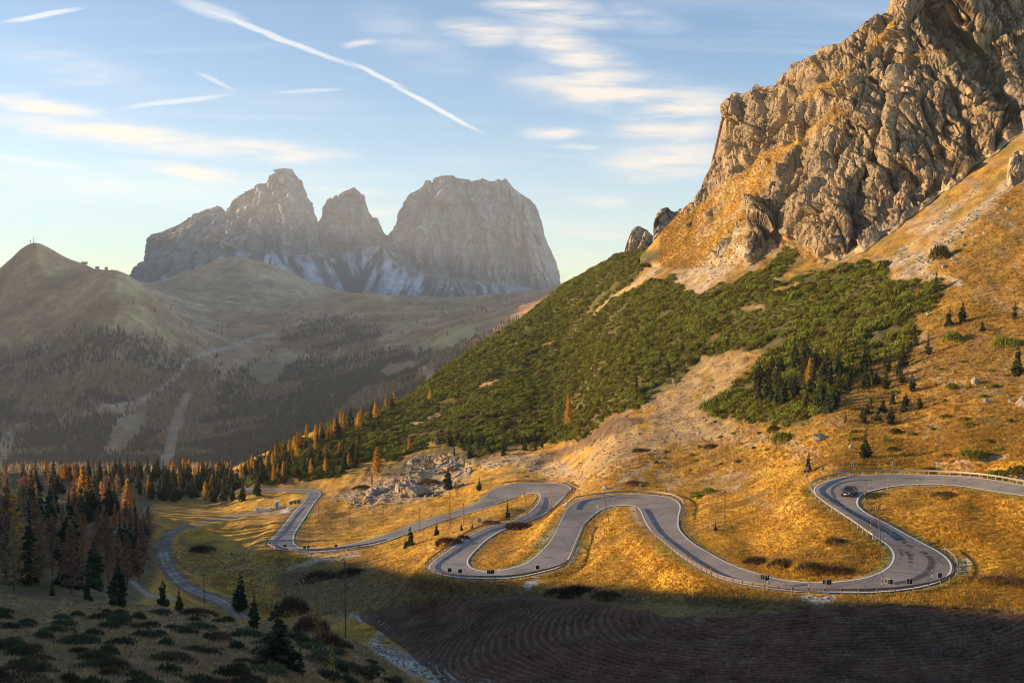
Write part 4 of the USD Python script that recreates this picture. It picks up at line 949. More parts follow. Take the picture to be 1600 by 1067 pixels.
def rock_shape(seed, sub=2, rough=0.28):
    m = trimesh.creation.icosphere(sub, 1.0)
    v = np.array(m.vertices)
    rng = np.random.default_rng(seed)
    for _ in range(16):
        n = rng.normal(size=3)
        n /= np.linalg.norm(n)
        c = rng.uniform(0.45, 0.78)
        over = np.maximum(v @ n - c, 0)
        v = v - over[:, None] * n
    v = v * (1 + rough * signed(v * 1.6 + seed, seed % 97, 3))[:, None]
    return v * (1.0, 0.85, 0.7), np.array(m.faces)


def proto(name):
    UsdGeom.Scope.Define(stage, '/World/Looks')
    p = stage.CreateClassPrim('/Kinds_' + name) if False else stage.DefinePrim('/Kinds/' + name, 'Xform')
    return p


stage.CreateClassPrim('/Kinds')
KIND = {}


def part_of(kind, name, mesh, mat, smooth=False, tint=None):
    path = '/Kinds/' + kind
    if not stage.GetPrimAtPath(path):
        stage.DefinePrim(path, 'Xform')
    return obj(name, mesh, mat, path, smooth, tint)


trunk = lambda h, r: tube((0, 0, -0.4), (0, 0, h * 0.97), r, 0.02, 7)
for n, (sh, rr, wh, pr, sd) in enumerate([(0.85, 2.1, 32, 9, 1), (0.95, 1.75, 34, 8, 2), (0.7, 2.4, 30, 10, 3), (0.62, 2.9, 26, 11, 4)]):
    part_of(f'spruce{n}', 'trunk', trunk(10, 0.16), M_bark)
    part_of(f'spruce{n}', 'crown', spruce_shape(sd, 10, rr, wh, pr, sh), M_spruce)
for n, (rr, wh, pr, lv, sz, sd) in enumerate([(2.1, 28, 8, 14, 0.46, 11), (2.5, 26, 8, 14, 0.48, 12), (1.8, 30, 7, 13, 0.44, 13)]):
    lv_, wd_ = larch_shape(sd, 10, rr, wh, pr, lv, sz)
    part_of(f'larch{n}', 'trunk', join([trunk(10, 0.15), wd_]), M_bark)
    part_of(f'larch{n}', 'crown', lv_, M_larch)
for n, (rr, wh, pr, lv, sz, sd) in enumerate([(2.3, 30, 8, 14, 0.27, 21), (2.7, 28, 8, 14, 0.27, 22)]):
    lv_, wd_ = larch_shape(sd, 10, rr, wh, pr, lv, sz)
    part_of(f'bare{n}', 'trunk', join([trunk(10, 0.15), wd_]), M_bark)
    part_of(f'bare{n}', 'crown', lv_, M_brown)
lv_, wd_ = larch_shape(31, 10, 1.9, 26, 5, 5, 0.20)
part_of('thin0', 'trunk', join([trunk(10, 0.12), wd_]), M_bark)
part_of('thin0', 'crown', lv_, M_larch)
KINDS_OF = {'spruce': ['spruce0', 'spruce1', 'spruce2'], 'round': ['spruce3'], 'larch': ['larch0', 'larch1', 'larch2'], 'bare': ['bare0', 'bare1'], 'thin': ['thin0']}
NAME_OF = {'spruce': 'spruce_tree', 'round': 'spruce_tree', 'larch': 'larch_tree', 'bare': 'larch_tree', 'thin': 'larch_tree'}
CAT_OF = {'spruce': 'spruce', 'round': 'spruce', 'larch': 'larch', 'bare': 'larch', 'thin': 'larch'}


def plant_tree(kind, p, h, label, group=None, wide=1.0):
    k = KINDS_OF[kind][int(RNG.integers(len(KINDS_OF[kind])))]
    s = h / 10.0
    w = s * wide * RNG.uniform(0.9, 1.12)
    return thing(NAME_OF[kind], label, CAT_OF[kind], (p[0], p[1], p[2] - 0.1), RNG.uniform(0, 360), (w, w, s), group, ref='/Kinds/' + k)


def tall(p, hpx):
    """Metres of something hpx pixels high standing at p."""
    return hpx * p[1] / FOCAL * 1.02


# ---- trees that stand out, one by one: base pixel, height in pixels, kind, width, label
LONE = [
    (433, 1046, 108, 'spruce', 1.4, 'tall near-black spruce in front of the lone power pole, largest in the shade'),
    (470, 1056, 58, 'spruce', 1.1, 'dark small spruce just right of the largest shaded spruce'),
    (397, 982, 62, 'spruce', 1.1, 'dark spruce right of a pair, leaning over the gravel track end'), (376, 952, 58, 'round', 0.8, 'dark bushy spruce at the lower end of the gravel track'),
    (255, 947, 44, 'round', 0.85, 'dark rounded young spruce left of the pole beside the gravel track'), (280, 956, 37, 'spruce', 1.0, 'smaller young spruce right beside the rounded one by the gravel track'),
    (185, 948, 82, 'round', 0.8, 'broad black spruce at the front right corner of the shaded wood'), (82, 930, 30, 'spruce', 1.2, 'small dark spruce in front of the bare larches of the shaded wood'),
    (137, 938, 36, 'round', 0.8, 'small rounded spruce between bare larch and black spruce in the shade'),
    (641, 853, 32, 'spruce', 1.25, 'dark spruce in golden meadow between two hairpin legs, with a smaller one beside it'), (633, 857, 18, 'spruce', 1.1, 'tiny spruce at the left foot of the dark meadow spruce'),
    (682, 836, 19, 'round', 0.9, 'small round spruce left of the pale thin larch'), (721, 829, 13, 'spruce', 1.2, 'tiny spruce by the road right of the pale thin larch'), (738, 826, 11, 'spruce', 1.2, 'smallest spruce beside the grey notice board'),
    (793, 812, 34, 'spruce', 0.95, 'ragged slim spruce on the grass island of the upper hairpin'), (700, 765, 38, 'spruce', 1.2, 'dark spruce right beside the big pale boulder'),
    (749, 766, 22, 'spruce', 1.1, 'small spruce above the road right of the pale boulder'), (1263, 738, 34, 'spruce', 1.25, 'spruce just behind the chevron signs of the top hairpin'),
    (1352, 717, 45, 'spruce', 1.2, 'spruce alone in the grass above the dark car'), (1118, 829, 15, 'spruce', 1.3, 'tiny spruce alone in the meadow inside the right hairpin'),
    (1504, 503, 33, 'spruce', 1.1, 'right spruce of a pair high on the grassy slope'), (1483, 510, 29, 'spruce', 1.2, 'left spruce of a pair high on the grassy slope'), (1586, 499, 31, 'spruce', 1.2, 'spruce alone on the grass shoulder near the upper right'),
    (1535, 518, 19, 'round', 1.0, 'low round spruce below the pair on the grassy slope'), (1431, 541, 29, 'spruce', 1.1, 'left spruce at the right tip of the dwarf pine belt'), (1450, 554, 36, 'spruce', 1.2, 'right spruce at the right tip of the dwarf pine belt'),
    (1390, 580, 32, 'spruce', 1.0, 'twin spruce below the dwarf pine belt near scattered pale stones'), (1425, 611, 29, 'spruce', 1.2, 'spruce alone at the edge of a long tree shadow'), (1369, 600, 26, 'spruce', 1.1, 'spruce between the twin spruce and the dark tree group'),
    (1590, 586, 46, 'round', 0.75, 'big dark round spruce near the right border with pale boulders below'), (1285, 639, 48, 'round', 0.75, 'broad rounded spruce at the front of the dark tree group'),
    (1225, 635, 54, 'spruce', 1.1, 'tall spruce at the left front of the dark tree group'), (1311, 600, 30, 'spruce', 1.2, 'dark spruce on the right edge of the tree group beside the grass'),
    (1463, 457, 34, 'spruce', 0.9, 'slim spruce under the grey scree at the top of the pine belt'), (1421, 484, 26, 'spruce', 1.0, 'spruce left of the small orange larch in the pine belt'), (1434, 470, 21, 'larch', 1.0, 'small orange larch in the pine belt under the scree'),
    (1265, 606, 46, 'larch', 0.85, 'pale orange larch in the middle of the dark tree group'), (888, 668, 52, 'larch', 0.75, 'tall pale orange larch alone in the dwarf pine slope'), (938, 690, 28, 'thin', 0.8, 'thin bare larch beside the dark earth scar'),
    (640, 705, 25, 'larch', 1.3, 'bright yellow larch on the knoll above the rock outcrop'), (589, 744, 46, 'larch', 1.1, 'tall orange larch at the left end of the rock outcrop'), (581, 759, 20, 'larch', 1.0, 'small bright orange larch below the tall one at the outcrop'),
    (531, 712, 22, 'larch', 1.0, 'small orange larch in the pines left of the yellow one'), (672, 628, 20, 'larch', 1.1, 'faint orange larch high on the dwarf pine slope'), (657, 587, 11, 'larch', 1.2, 'highest orange larch on the ridge line of the pine slope'),
    (703, 826, 60, 'thin', 1.0, 'pale see-through larch between the two middle hairpin legs'), (862, 800, 48, 'thin', 0.6, 'faint leafless larch at the inner edge of the upper hairpin'), (1473, 742, 34, 'thin', 0.9, 'leafless reddish larch behind the rail of the top road'),
    (200, 800, 52, 'larch', 1.15, 'bright orange larch lit above the shaded wood, nearest the track'), (180, 826, 40, 'larch', 0.9, 'small glowing orange larch in the middle of the shaded wood'), (130, 800, 74, 'larch', 1.2, 'big orange-topped larch over the shaded wood'),
    (115, 796, 36, 'larch', 1.2, 'bright orange larch left of a dark spruce top in the wood'), (40, 800, 66, 'bare', 1.1, 'rusty larch at the upper left corner of the shaded wood'),
    (217, 902, 62, 'bare', 1.0, 'rusty brown larch at the right edge of the shaded wood'), (112, 928, 118, 'bare', 0.95, 'tallest greyish brown larch in front of the shaded wood'), (62, 915, 108, 'bare', 0.9, 'grey-brown larch left of the tallest one in the shaded wood'),
    (22, 922, 110, 'bare', 0.9, 'grey bare larch at the left border of the shaded wood'), (150, 918, 84, 'bare', 0.9, 'russet larch leaning behind the broad black spruce'), (-4, 800, 96, 'thin', 1.6, 'leafless dark tree cut by the left border'),
    (496, 1018, 95, 'thin', 1.0, 'leafless thicket tree right of the tall near-black spruce'), (520, 1060, 60, 'thin', 0.9, 'spindly bare larch at the crest below the power pole'),
]
for u, v, hp, kind, wide, label in LONE:
    p = hit([u], [v])[0]
    plant_tree(kind, p, tall(p, hp), label, wide=wide)


def scatter_px(poly, n, mind, seed):
    """Ground points under n random pixels of a polygon, at least mind metres apart."""
    rng = np.random.default_rng(seed)
    poly = np.asarray(poly, float)
    lo_, hi_ = poly.min(0), poly.max(0)
    q = rng.uniform(lo_, hi_, (n * 60, 2))
    q = q[inside(q[:, 0], q[:, 1], poly)][: n * 12]
    P = hit(q[:, 0], q[:, 1])
    keep = []
    for p in P:
        if len(keep) == n:
            break
        if _road_tree.query(p[:2])[0] < 5 or _track_tree.query(p[:2])[0] < 3.5:
            continue
        if all((p[0] - k[0]) ** 2 + (p[1] - k[1]) ** 2 > mind * mind for k in keep):
            keep.append(p)
    return keep


def wood(poly, n, mind, seed, mix, hrange, label, group):
    """mix: {kind: share}; label and group take the kind's word."""
    rng = np.random.default_rng(seed)
    ks = list(mix)
    for p in scatter_px(poly, n, mind, seed):
        k = ks[int(rng.choice(len(ks), p=np.array(list(mix.values())) / sum(mix.values())))]
        word = {'spruce': 'dark spruce', 'round': 'dark rounded spruce', 'larch': 'golden larch', 'bare': 'grey-brown larch', 'thin': 'leafless larch'}[k]
        plural = {'spruce': 'dark spruces', 'round': 'dark rounded spruces', 'larch': 'golden larches', 'bare': 'grey-brown larches', 'thin': 'leafless larches'}[k]
        plant_tree(k, p, rng.uniform(*hrange) * (0.9 if k == 'larch' else 1), f'{word} {label}', f'{plural} {group}', rng.uniform(0.85, 1.2))


wood([(0, 860), (30, 800), (60, 790), (120, 800), (190, 800), (235, 830), (232, 880), (212, 925), (150, 925), (90, 920), (0, 915)], 62, 3.2, 401, {'spruce': 0.42, 'bare': 0.46, 'larch': 0.06, 'round': 0.06}, (6.5, 11.5), 'in the shaded wood left of the gravel track', 'in the shaded wood left of the gravel track')
wood([(0, 800), (0, 765), (60, 752), (140, 760), (215, 775), (235, 800), (190, 815), (100, 800)], 34, 4.0, 402, {'spruce': 0.46, 'bare': 0.36, 'larch': 0.18}, (5, 12), 'in the upper part of the shaded wood', 'in the upper part of the shaded wood')
wood([(60, 752), (230, 742), (430, 745), (420, 768), (405, 782), (340, 786), (250, 784), (215, 772)], 110, 4.0, 403, {'spruce': 0.85, 'round': 0.07, 'larch': 0.08}, (6.5, 10.5), 'in the sunlit belt of trees behind the hut', 'in the sunlit belt of trees behind the hut')
wood([(70, 742), (240, 737), (420, 736), (430, 742), (240, 746), (70, 750)], 60, 2.5, 404, {'spruce': 0.5, 'larch': 0.5}, (3.5, 9), 'along the crest at the far edge of the tree belt', 'along the crest at the far edge of the tree belt')
wood([(400, 735), (440, 712), (500, 680), (560, 650), (612, 625), (640, 612), (612, 640), (560, 672), (500, 705), (440, 738)], 42, 5.0, 405, {'larch': 0.72, 'spruce': 0.28}, (7, 10.5), 'along the lower ridge line of the pine slope', 'along the lower ridge line of the pine slope')
wood([(400, 760), (420, 738), (480, 715), (560, 690), (570, 720), (540, 742), (480, 752)], 42, 4.2, 406, {'spruce': 0.86, 'larch': 0.14}, (5, 9), 'on the lower left pine slope above the far bend', 'on the lower left pine slope above the far bend')
wood([(372, 748), (398, 728), (440, 704), (470, 700), (440, 726), (410, 742)], 26, 4.0, 411, {'spruce': 0.6, 'larch': 0.4}, (5, 8.5), 'at the lowest end of the pine ridge', 'at the lowest end of the pine ridge')
wood([(690, 712), (700, 690), (770, 680), (850, 685), (850, 700), (790, 712), (740, 718)], 26, 3.5, 407, {'spruce': 1.0}, (4, 7), 'in the dark clump above the quarry floor', 'in the dark clump above the quarry floor')
wood([(1185, 640), (1180, 600), (1205, 575), (1260, 560), (1310, 575), (1315, 610), (1300, 650), (1250, 645)], 40, 3.0, 408, {'spruce': 0.85, 'round': 0.15}, (5, 9.5), 'inside the dark tree group on the right slope', 'inside the dark tree group on the right slope')
wood([(1318, 610), (1330, 575), (1400, 565), (1440, 560), (1425, 600), (1350, 615)], 12, 4.0, 412, {'spruce': 0.9, 'round': 0.1}, (4, 7.5), 'on the grass right of the dark tree group', 'on the grass right of the dark tree group')
wood([(1320, 660), (1330, 640), (1400, 625), (1450, 632), (1450, 645), (1390, 665)], 12, 3.0, 409, {'round': 0.8, 'spruce': 0.2}, (2.5, 4.5), 'in the low hedge of pines below the tree group', 'in the low hedge of pines below the tree group')
wood([(820, 690), (900, 600), (1050, 540), (1150, 520), (1180, 545), (1080, 560), (980, 630), (900, 680)], 16, 8.0, 410, {'spruce': 1.0}, (3.5, 5.5), 'poking out of the dwarf pine slope', 'poking out of the dwarf pine slope')


# ------------------------------------------------------------------ dwarf pine belt, bushes, grass
def instancer(name, protos, P, scale, label, kind='stuff', seed=5, idx=None):
    path = '/World/' + numbered(name)
    pi = UsdGeom.PointInstancer.Define(stage, path)
    rels = []
    for mname, mesh, mat in protos:
        rels.append(usdkit.mesh(stage, f'{path}/{mname}', mesh, mat).GetPath())
    pi.CreatePrototypesRel().SetTargets(rels)
    rng = np.random.default_rng(seed)
    n = len(P)
    pi.CreateProtoIndicesAttr(Vt.IntArray.FromNumpy((rng.integers(0, len(protos), n) if idx is None else idx).astype(np.int32)))
    pi.CreatePositionsAttr(Vt.Vec3fArray.FromNumpy(np.asarray(P, np.float32)))
    pi.CreateScalesAttr(Vt.Vec3fArray.FromNumpy(np.asarray(scale, np.float32)))
    a = rng.uniform(0, np.pi, n)
    q = np.zeros((n, 4), np.float32)
    q[:, 2], q[:, 3] = np.sin(a), np.cos(a)
    pi.CreateOrientationsAttr(Vt.QuathArray([Gf.Quath(float(w), 0.0, 0.0, float(z)) for z, w in q[:, 2:]]))
    return tag(pi.GetPrim(), label, None, None, kind)


rng = np.random.default_rng(77)
step = 1.55
bx, by = np.meshgrid(np.arange(-150, 240, step), np.arange(225, 690, step))
bx, by = bx.ravel() + rng.uniform(-0.7, 0.7, bx.size), by.ravel() + rng.uniform(-0.7, 0.7, by.size)
sel = np.abs(bx / by) < 0.52
bx, by = bx[sel], by[sel]
bz = terrain_z(bx, by)
bu, bv = to_px(bx / by, bz / by)
keep = (look(m_pine, bu, bv) > 0.5 + 0.5 * signed(np.stack([bx / 7, by / 7, 0 * bx], -1), 94, 3)) & (bv > 300) & (signed(np.stack([bx / 9, by / 9, 0 * bx], -1), 95, 3) > -0.45) & (rng.random(len(bx)) < 0.93)
ia = np.clip(np.interp(bx / by, COLS, np.arange(len(COLS))).round().astype(int), 0, len(COLS) - 1)
ib = np.clip(np.searchsorted(ROWS_NEAR, by) - 1, 0, len(ROWS_NEAR) - 1)
keep &= (bz + 1.2) / by >= _GT[ia, ib] - 0.002
bx, by, bz = bx[keep], by[keep], bz[keep]
sc = rng.uniform(0.65, 1.55, len(bx)) * (1 + 0.75 * signed(np.stack([bx / 9, by / 9, 0 * bx], -1), 96, 3)) * 1.1
instancer('dwarf_pine_belt', [('dwarf_pine', bush_shape(51, 110, 0.8, 0.33), M_pine), ('dwarf_pine_wide', bush_shape(52, 100, 0.62, 0.36), M_pine), ('dwarf_pine_tall', bush_shape(53, 116, 1.0, 0.33), M_pine)],
          np.stack([bx, by, bz - 0.12], -1), np.stack([sc, sc, sc * rng.uniform(0.8, 1.25, len(bx))], -1), 'dense belt of olive green dwarf pine covering the slope under the cliff')
N_PINE = len(bx)

for n in range(3):
    part_of(f'pinebush{n}', 'foliage', bush_shape(60 + n, 300, 0.6, 0.19), M_pine)
    part_of(f'juniper{n}', 'foliage', bush_shape(70 + n, 320, 0.34, 0.17, flat=True), M_juniper)
    part_of(f'twig{n}', 'foliage', bush_shape(80 + n, 700, 0.62, 0.26, thin=True), M_twig)
BUSHES = [
    (1521, 714, 50, 13, 'pinebush', 'long dark green dwarf pine mat in the grass above the top road'), (1562, 747, 46, 14, 'pinebush', 'dwarf pine hedge at the end of the top guardrail'), (1596, 742, 44, 15, 'pinebush', 'dwarf pine hedge at the right border above the road'),
    (1090, 776, 34, 9, 'pinebush', 'low dark green mat behind the rail of the middle bend'), (1107, 770, 26, 9, 'pinebush', 'rounder green bush right of the mat by the middle bend'), (1400, 677, 24, 9, 'pinebush', 'green bush left of a faint rocky patch on the grass slope'),
    (1385, 690, 18, 5, 'pinebush', 'flat green patch above the lone spruce over the car'), (1490, 533, 36, 16, 'pinebush', 'round dwarf pine on the grass under the pair of spruces'), (1487, 608, 20, 10, 'pinebush', 'small green bush beside the upper pale boulder'),
    (1222, 690, 38, 16, 'pinebush', 'dark pine bush on the bank left of the split boulder'), (1208, 675, 20, 12, 'pinebush', 'small pine bush at the left edge of the bank'), (1568, 540, 40, 14, 'pinebush', 'dwarf pine cushion at the crest of the right grass shoulder'),
    (1088, 370, 16, 8, 'pinebush', 'single dark bush on the grass band below the cliff'), (1082, 398, 20, 12, 'pinebush', 'bush among the pale scree streaks'), (1142, 368, 14, 9, 'pinebush', 'small bush on the upper grass band under the cliff'),
    (1470, 405, 38, 22, 'pinebush', 'dark bush clump on the grey scree fan'), (1120, 700, 0, 0, '', ''),
    (1303, 848, 34, 14, 'twig', 'red-brown bare shrub in the meadow inside the right hairpin'), (1180, 880, 40, 16, 'twig', 'left bare shrub in the row along the inside of the lower bend'), (1222, 884, 44, 18, 'twig', 'second bare shrub in the row along the lower bend'),
    (1265, 889, 46, 18, 'twig', 'third bare shrub in the row along the lower bend'), (1310, 893, 40, 14, 'twig', 'right end shrub in the row along the lower bend'), (1570, 908, 66, 13, 'twig', 'dark reddish low mound of heath right of the lowest hairpin'),
    (808, 826, 46, 15, 'twig', 'reddish bare shrub on the tip between the middle legs'), (765, 818, 26, 9, 'twig', 'reddish shrub behind the notice board'), (698, 850, 46, 16, 'twig', 'wide bare shrub under the pale see-through larch'),
    (722, 842, 24, 9, 'twig', 'low bare shrub by the rail right of the larch'), (1478, 775, 44, 12, 'twig', 'bare twigs on the bank beside the top road'), (1455, 736, 28, 10, 'twig', 'bare shrub by the white arrow sign of the top road'),
    (900, 930, 60, 22, 'twig', 'dark willow thicket at the upper edge of the ploughed field'), (950, 934, 44, 16, 'twig', 'dark red thicket right of the willow thicket'), (870, 928, 34, 14, 'twig', 'grey thicket left of the willow thicket'),
    (312, 862, 36, 14, 'twig', 'black shrub patch beside the gravel track'), (500, 905, 60, 18, 'twig', 'dark shrubs along the white stream bed'), (550, 898, 50, 16, 'twig', 'brown shrubs at the right end of the white stream bed'),
    (300, 963, 60, 18, 'twig', 'dark red shrub mound at the foot of the small track pole'), (160, 968, 70, 16, 'twig', 'dark red heath patch in front of the shaded wood'), (482, 990, 60, 40, 'twig', 'grey-brown thicket behind the tall near-black spruce'),
    (455, 960, 50, 40, 'twig', 'taller brown thicket left of the power pole'), (510, 1010, 46, 34, 'twig', 'thin brown thicket below the power pole'), (1113, 700, 30, 10, 'twig', 'dark heath on the sandy bank'), (1000, 705, 26, 8, 'twig', 'brown scrub on the pale slope above the middle bend'),
    (990, 756, 30, 9, 'twig', 'dark scrub at the foot of the sandy slope'), (672, 757, 30, 14, 'twig', 'brown scrub behind the big pale boulder'), (566, 764, 24, 10, 'twig', 'brown scrub below the small orange larch'), (755, 892, 0, 0, '', ''),
]
for u, v, wp, hp, kind, label in BUSHES:
    if not kind:
        continue
    p = hit([u], [v])[0]
    w, h = wp * p[1] / FOCAL / 2, max(hp, 6) * p[1] / FOCAL
    thing({'pinebush': 'pine_bush', 'twig': 'bare_shrub'}[kind], label, {'pinebush': 'dwarf pine', 'twig': 'shrub'}[kind], (p[0], p[1], p[2] - 0.1), RNG.uniform(-25, 25), (w, min(w * 0.8, 3.0), h / (0.6 if kind == 'pinebush' else 0.85)), ref=f'/Kinds/{kind}{int(RNG.integers(3))}')
for p in scatter_px([(-10, 960), (100, 948), (240, 955), (400, 975), (540, 1000), (640, 1062), (640, 1075), (-10, 1085)], 70, 2.2, 420):
    w = RNG.uniform(0.6, 1.6)
    thing('juniper_bush', 'low dark green juniper cushion in the dull grass of the shaded foreground knoll', 'juniper', (p[0], p[1], p[2] - 0.05), RNG.uniform(0, 360), (w, w * RNG.uniform(0.6, 0.9), RNG.uniform(1.0, 1.9)),
          'juniper cushions on the shaded foreground knoll', ref=f'/Kinds/juniper{int(RNG.integers(3))}')
for p in scatter_px([(-10, 962), (240, 958), (400, 978), (540, 1004), (640, 1066), (640, 1075), (-10, 1085)], 34, 2.2, 424):
    w = RNG.uniform(0.5, 1.3)
    thing('heath_bush', 'low rusty brown heath cushion in the dull grass of the shaded foreground knoll', 'heath', (p[0], p[1], p[2] - 0.05), RNG.uniform(0, 360), (w, w * RNG.uniform(0.6, 0.9), RNG.uniform(0.5, 0.9)),
          'heath cushions on the shaded foreground knoll', ref=f'/Kinds/twig{int(RNG.integers(3))}')
for p in scatter_px([(1230, 690), (1300, 640), (1420, 560), (1600, 520), (1600, 720), (1400, 715)], 26, 4.0, 421):
    w = RNG.uniform(0.6, 1.5)
    thing('pine_bush', 'small dwarf pine cushion dotted over the grass slope above the top road', 'dwarf pine', (p[0], p[1], p[2] - 0.1), RNG.uniform(0, 360), (w, w * 0.8, RNG.uniform(0.8, 1.6)), 'dwarf pine cushions on the grass slope above the top road', ref=f'/Kinds/pinebush{int(RNG.integers(3))}')
for p in scatter_px([(960, 760), (1060, 690), (1130, 650), (1190, 660), (1230, 700), (1100, 740)], 16, 4.0, 422):
    w = RNG.uniform(0.5, 1.1)
    thing('pine_bush', 'small green cushion on the sandy bank above the middle bend', 'dwarf pine', (p[0], p[1], p[2] - 0.1), RNG.uniform(0, 360), (w, w * 0.8, RNG.uniform(0.8, 1.5)), 'green cushions on the sandy bank above the middle bend', ref=f'/Kinds/pinebush{int(RNG.integers(3))}')


def tuft_shape(seed, blades=9, h=0.45):
    rng = np.random.default_rng(seed)
    V, F = [], []
    for k in range(blades):
        a = rng.random() * 6.28
        c = np.array([np.cos(a), np.sin(a), 0]) * rng.uniform(0, 0.14)
        d = np.array([np.cos(a) * 0.5, np.sin(a) * 0.5, 1.0]) * h * rng.uniform(0.6, 1.2)
        s = np.array([-np.sin(a), np.cos(a), 0]) * 0.035
        V += [c - s, c + s, c + d]
        F.append((3 * k, 3 * k + 1, 3 * k + 2))
    return np.array(V), np.array(F)


def grass(poly, n, seed, mat, label, hs):
    rng = np.random.default_rng(seed)
    poly = np.asarray(poly, float)
    q = rng.uniform(poly.min(0), poly.max(0), (n * 3, 2))
    q = q[inside(q[:, 0], q[:, 1], poly)]
    bare = np.maximum.reduce([look(m, q[:, 0], q[:, 1]) for m in (m_field, m_stone, m_scree, m_pine, m_tongue * 0.42)])
    q = q[bare < 0.35][:n]
    P = hit(q[:, 0], q[:, 1])
    ok = (_road_tree.query(P[:, :2])[0] > 1.0) & (_track_tree.query(P[:, :2])[0] > 2.6)
    P = P[ok]
    s = rng.uniform(*hs, len(P)) * (0.75 + 0.5 * meshkit.noise(P / 5.0, 3))
    instancer('grass', [('tuft', tuft_shape(seed), mat), ('tuft_wide', tuft_shape(seed + 1, 11, 0.36), mat)], P - (0, 0, 0.03), np.stack([s * 1.5, s * 1.5, s], -1), label, seed=seed)


grass([(420, 860), (440, 800), (520, 770), (700, 760), (860, 745), (1000, 760), (1230, 735), (1300, 700), (1600, 660), (1600, 955), (1250, 945), (1000, 930), (700, 925), (440, 890)], 46000, 501, M_tuft, 'golden dry grass of the sunlit meadows between the hairpins', (0.5, 1.0))
grass([(-10, 930), (240, 945), (400, 965), (540, 990), (660, 1070), (-10, 1070)], 26000, 502, M_tuft_dull, 'dull brown grass of the shaded foreground knoll', (0.3, 0.65))
grass([(240, 850), (420, 868), (640, 905), (1000, 925), (1240, 935), (1600, 955), (1600, 975), (1250, 955), (900, 935), (600, 960), (420, 960), (300, 900)], 9000, 503, M_tuft_dull, 'dull grass on the shaded banks below the road', (0.6, 1.2))

M_tuft_slope = leaf_material('slope_grass_blades', (0.66, 0.38, 0.07), 0.35, 0.42)
grass([(990, 640), (1180, 550), (1420, 480), (1480, 400), (1600, 270), (1610, 720), (1230, 730), (1000, 760), (880, 745)], 15000, 504, M_tuft_slope, 'coarse brown and golden grass tussocks of the upper right slope', (0.6, 1.5))

_w = (band > 0.6) & (CU > 1030) & (CU < 1620) & (CV > 5)
_idx = np.flatnonzero(_w)
_idx = np.random.default_rng(88).choice(_idx, 9000)
_bp = C.reshape(-1, 3)[_idx] + np.random.default_rng(89).uniform(-0.4, 0.4, (9000, 3)) * (1, 1, 0)
_bs = np.random.default_rng(90).uniform(0.9, 2.0, 9000)
instancer('grass', [('tuft', tuft_shape(505), M_tuft_slope), ('tuft_wide', tuft_shape(506, 11, 0.36), M_tuft_slope)], _bp - (0, 0, 0.1), np.stack([_bs * 1.5, _bs * 1.5, _bs], -1), 'ochre grass tussocks of the ramp and ledges in the cliff', seed=507)


def gravel(n, seed):
    rng = np.random.default_rng(seed)
    q = np.stack([rng.uniform(400, 1610, n * 14), rng.uniform(300, 1070, n * 14)], -1)
    w = np.maximum.reduce([look(m, q[:, 0], q[:, 1]) * k for m, k in ((m_scree, 1.0), (m_stone, 1.0), (m_tongue, 0.45), (m_dark, 0.1))])
    q = q[rng.random(len(q)) < w * 0.9][:n]
    P = hit(q[:, 0], q[:, 1])
    P = P[_road_tree.query(P[:, :2])[0] > 0.8]
    sz = 0.10 + 0.42 * rng.random(len(P)) ** 3
    sz = sz * np.clip(P[:, 1] / 260, 0.5, 1.4)
    instancer('gravel', [(f'stone{k}', rock_shape(90 + k, 1), M_gravel) for k in range(3)], P + np.stack([0 * sz, 0 * sz, sz * 0.15], -1), np.stack([sz, sz, sz * 0.8], -1), 'loose pale stones and gravel on the scree, sandy bank and stream bed', seed=seed)


M_gravel = leaf_material('gravel_stones', (0.30, 0.26, 0.205), 0.35, 0.0, 0.01)
gravel(9000, 505)

# ---- far woods
_FT = np.maximum.accumulate(np.maximum(FZ / FY, _GT[:, -1:]), axis=1)


def far_points(n, seed):
    rng = np.random.default_rng(seed)
    i, j = rng.integers(8, len(COLS) - 8, n * 30), None
    i = rng.integers(23, 21 + 720, n * 30)
    j = (rng.random(n * 30) ** 0.8 * 190).astype(int) + 1
    u, v = to_px(COLS[i], FZ[i, j] / FY[i, j])
    dens = look(m_fforest, u, v)
    vis = (FZ[i, j] + 12) / FY[i, j] >= _FT[i, j - 1]
    ok = (rng.random(len(i)) < dens * 0.9 + 0.012) & vis & (look(m_froad, u, v) < 0.3) & (look(m_fmead, u, v) < 0.4) & (look(m_fbare, u, v) < 0.4) & (v > 470) & (FY[i, j] < 5200) & (u > -60) & (u < 960)
    i, j = i[ok][:n], j[ok][:n]
    x, y = (COLS[i] + rng.uniform(-7e-4, 7e-4, len(i))) * FY[i, j], FY[i, j] * rng.uniform(0.995, 1.005, len(i))
    return np.stack([x, y, terrain_z(x, y)], -1), u[ok][:n], v[ok][:n]


def cone_tree(seed, r, h):
    rng = np.random.default_rng(seed)
    parts = []
    for z0, z1, rr in ((0.08, 0.55, 1.0), (0.3, 0.8, 0.75), (0.55, 1.0, 0.5)):
        a = np.arange(6) * np.pi / 3 + rng.random()
        ring = np.stack([np.cos(a) * r * rr * rng.uniform(0.7, 1.15, 6), np.sin(a) * r * rr * rng.uniform(0.7, 1.15, 6), np.full(6, z0 * h) + rng.uniform(-0.05, 0.05, 6) * h], 1)
        v = np.vstack([ring, [[0, 0, z1 * h]]])
        parts.append((v, np.stack([np.arange(6), (np.arange(6) + 1) % 6, np.full(6, 6)], 1)))
    return join(parts)


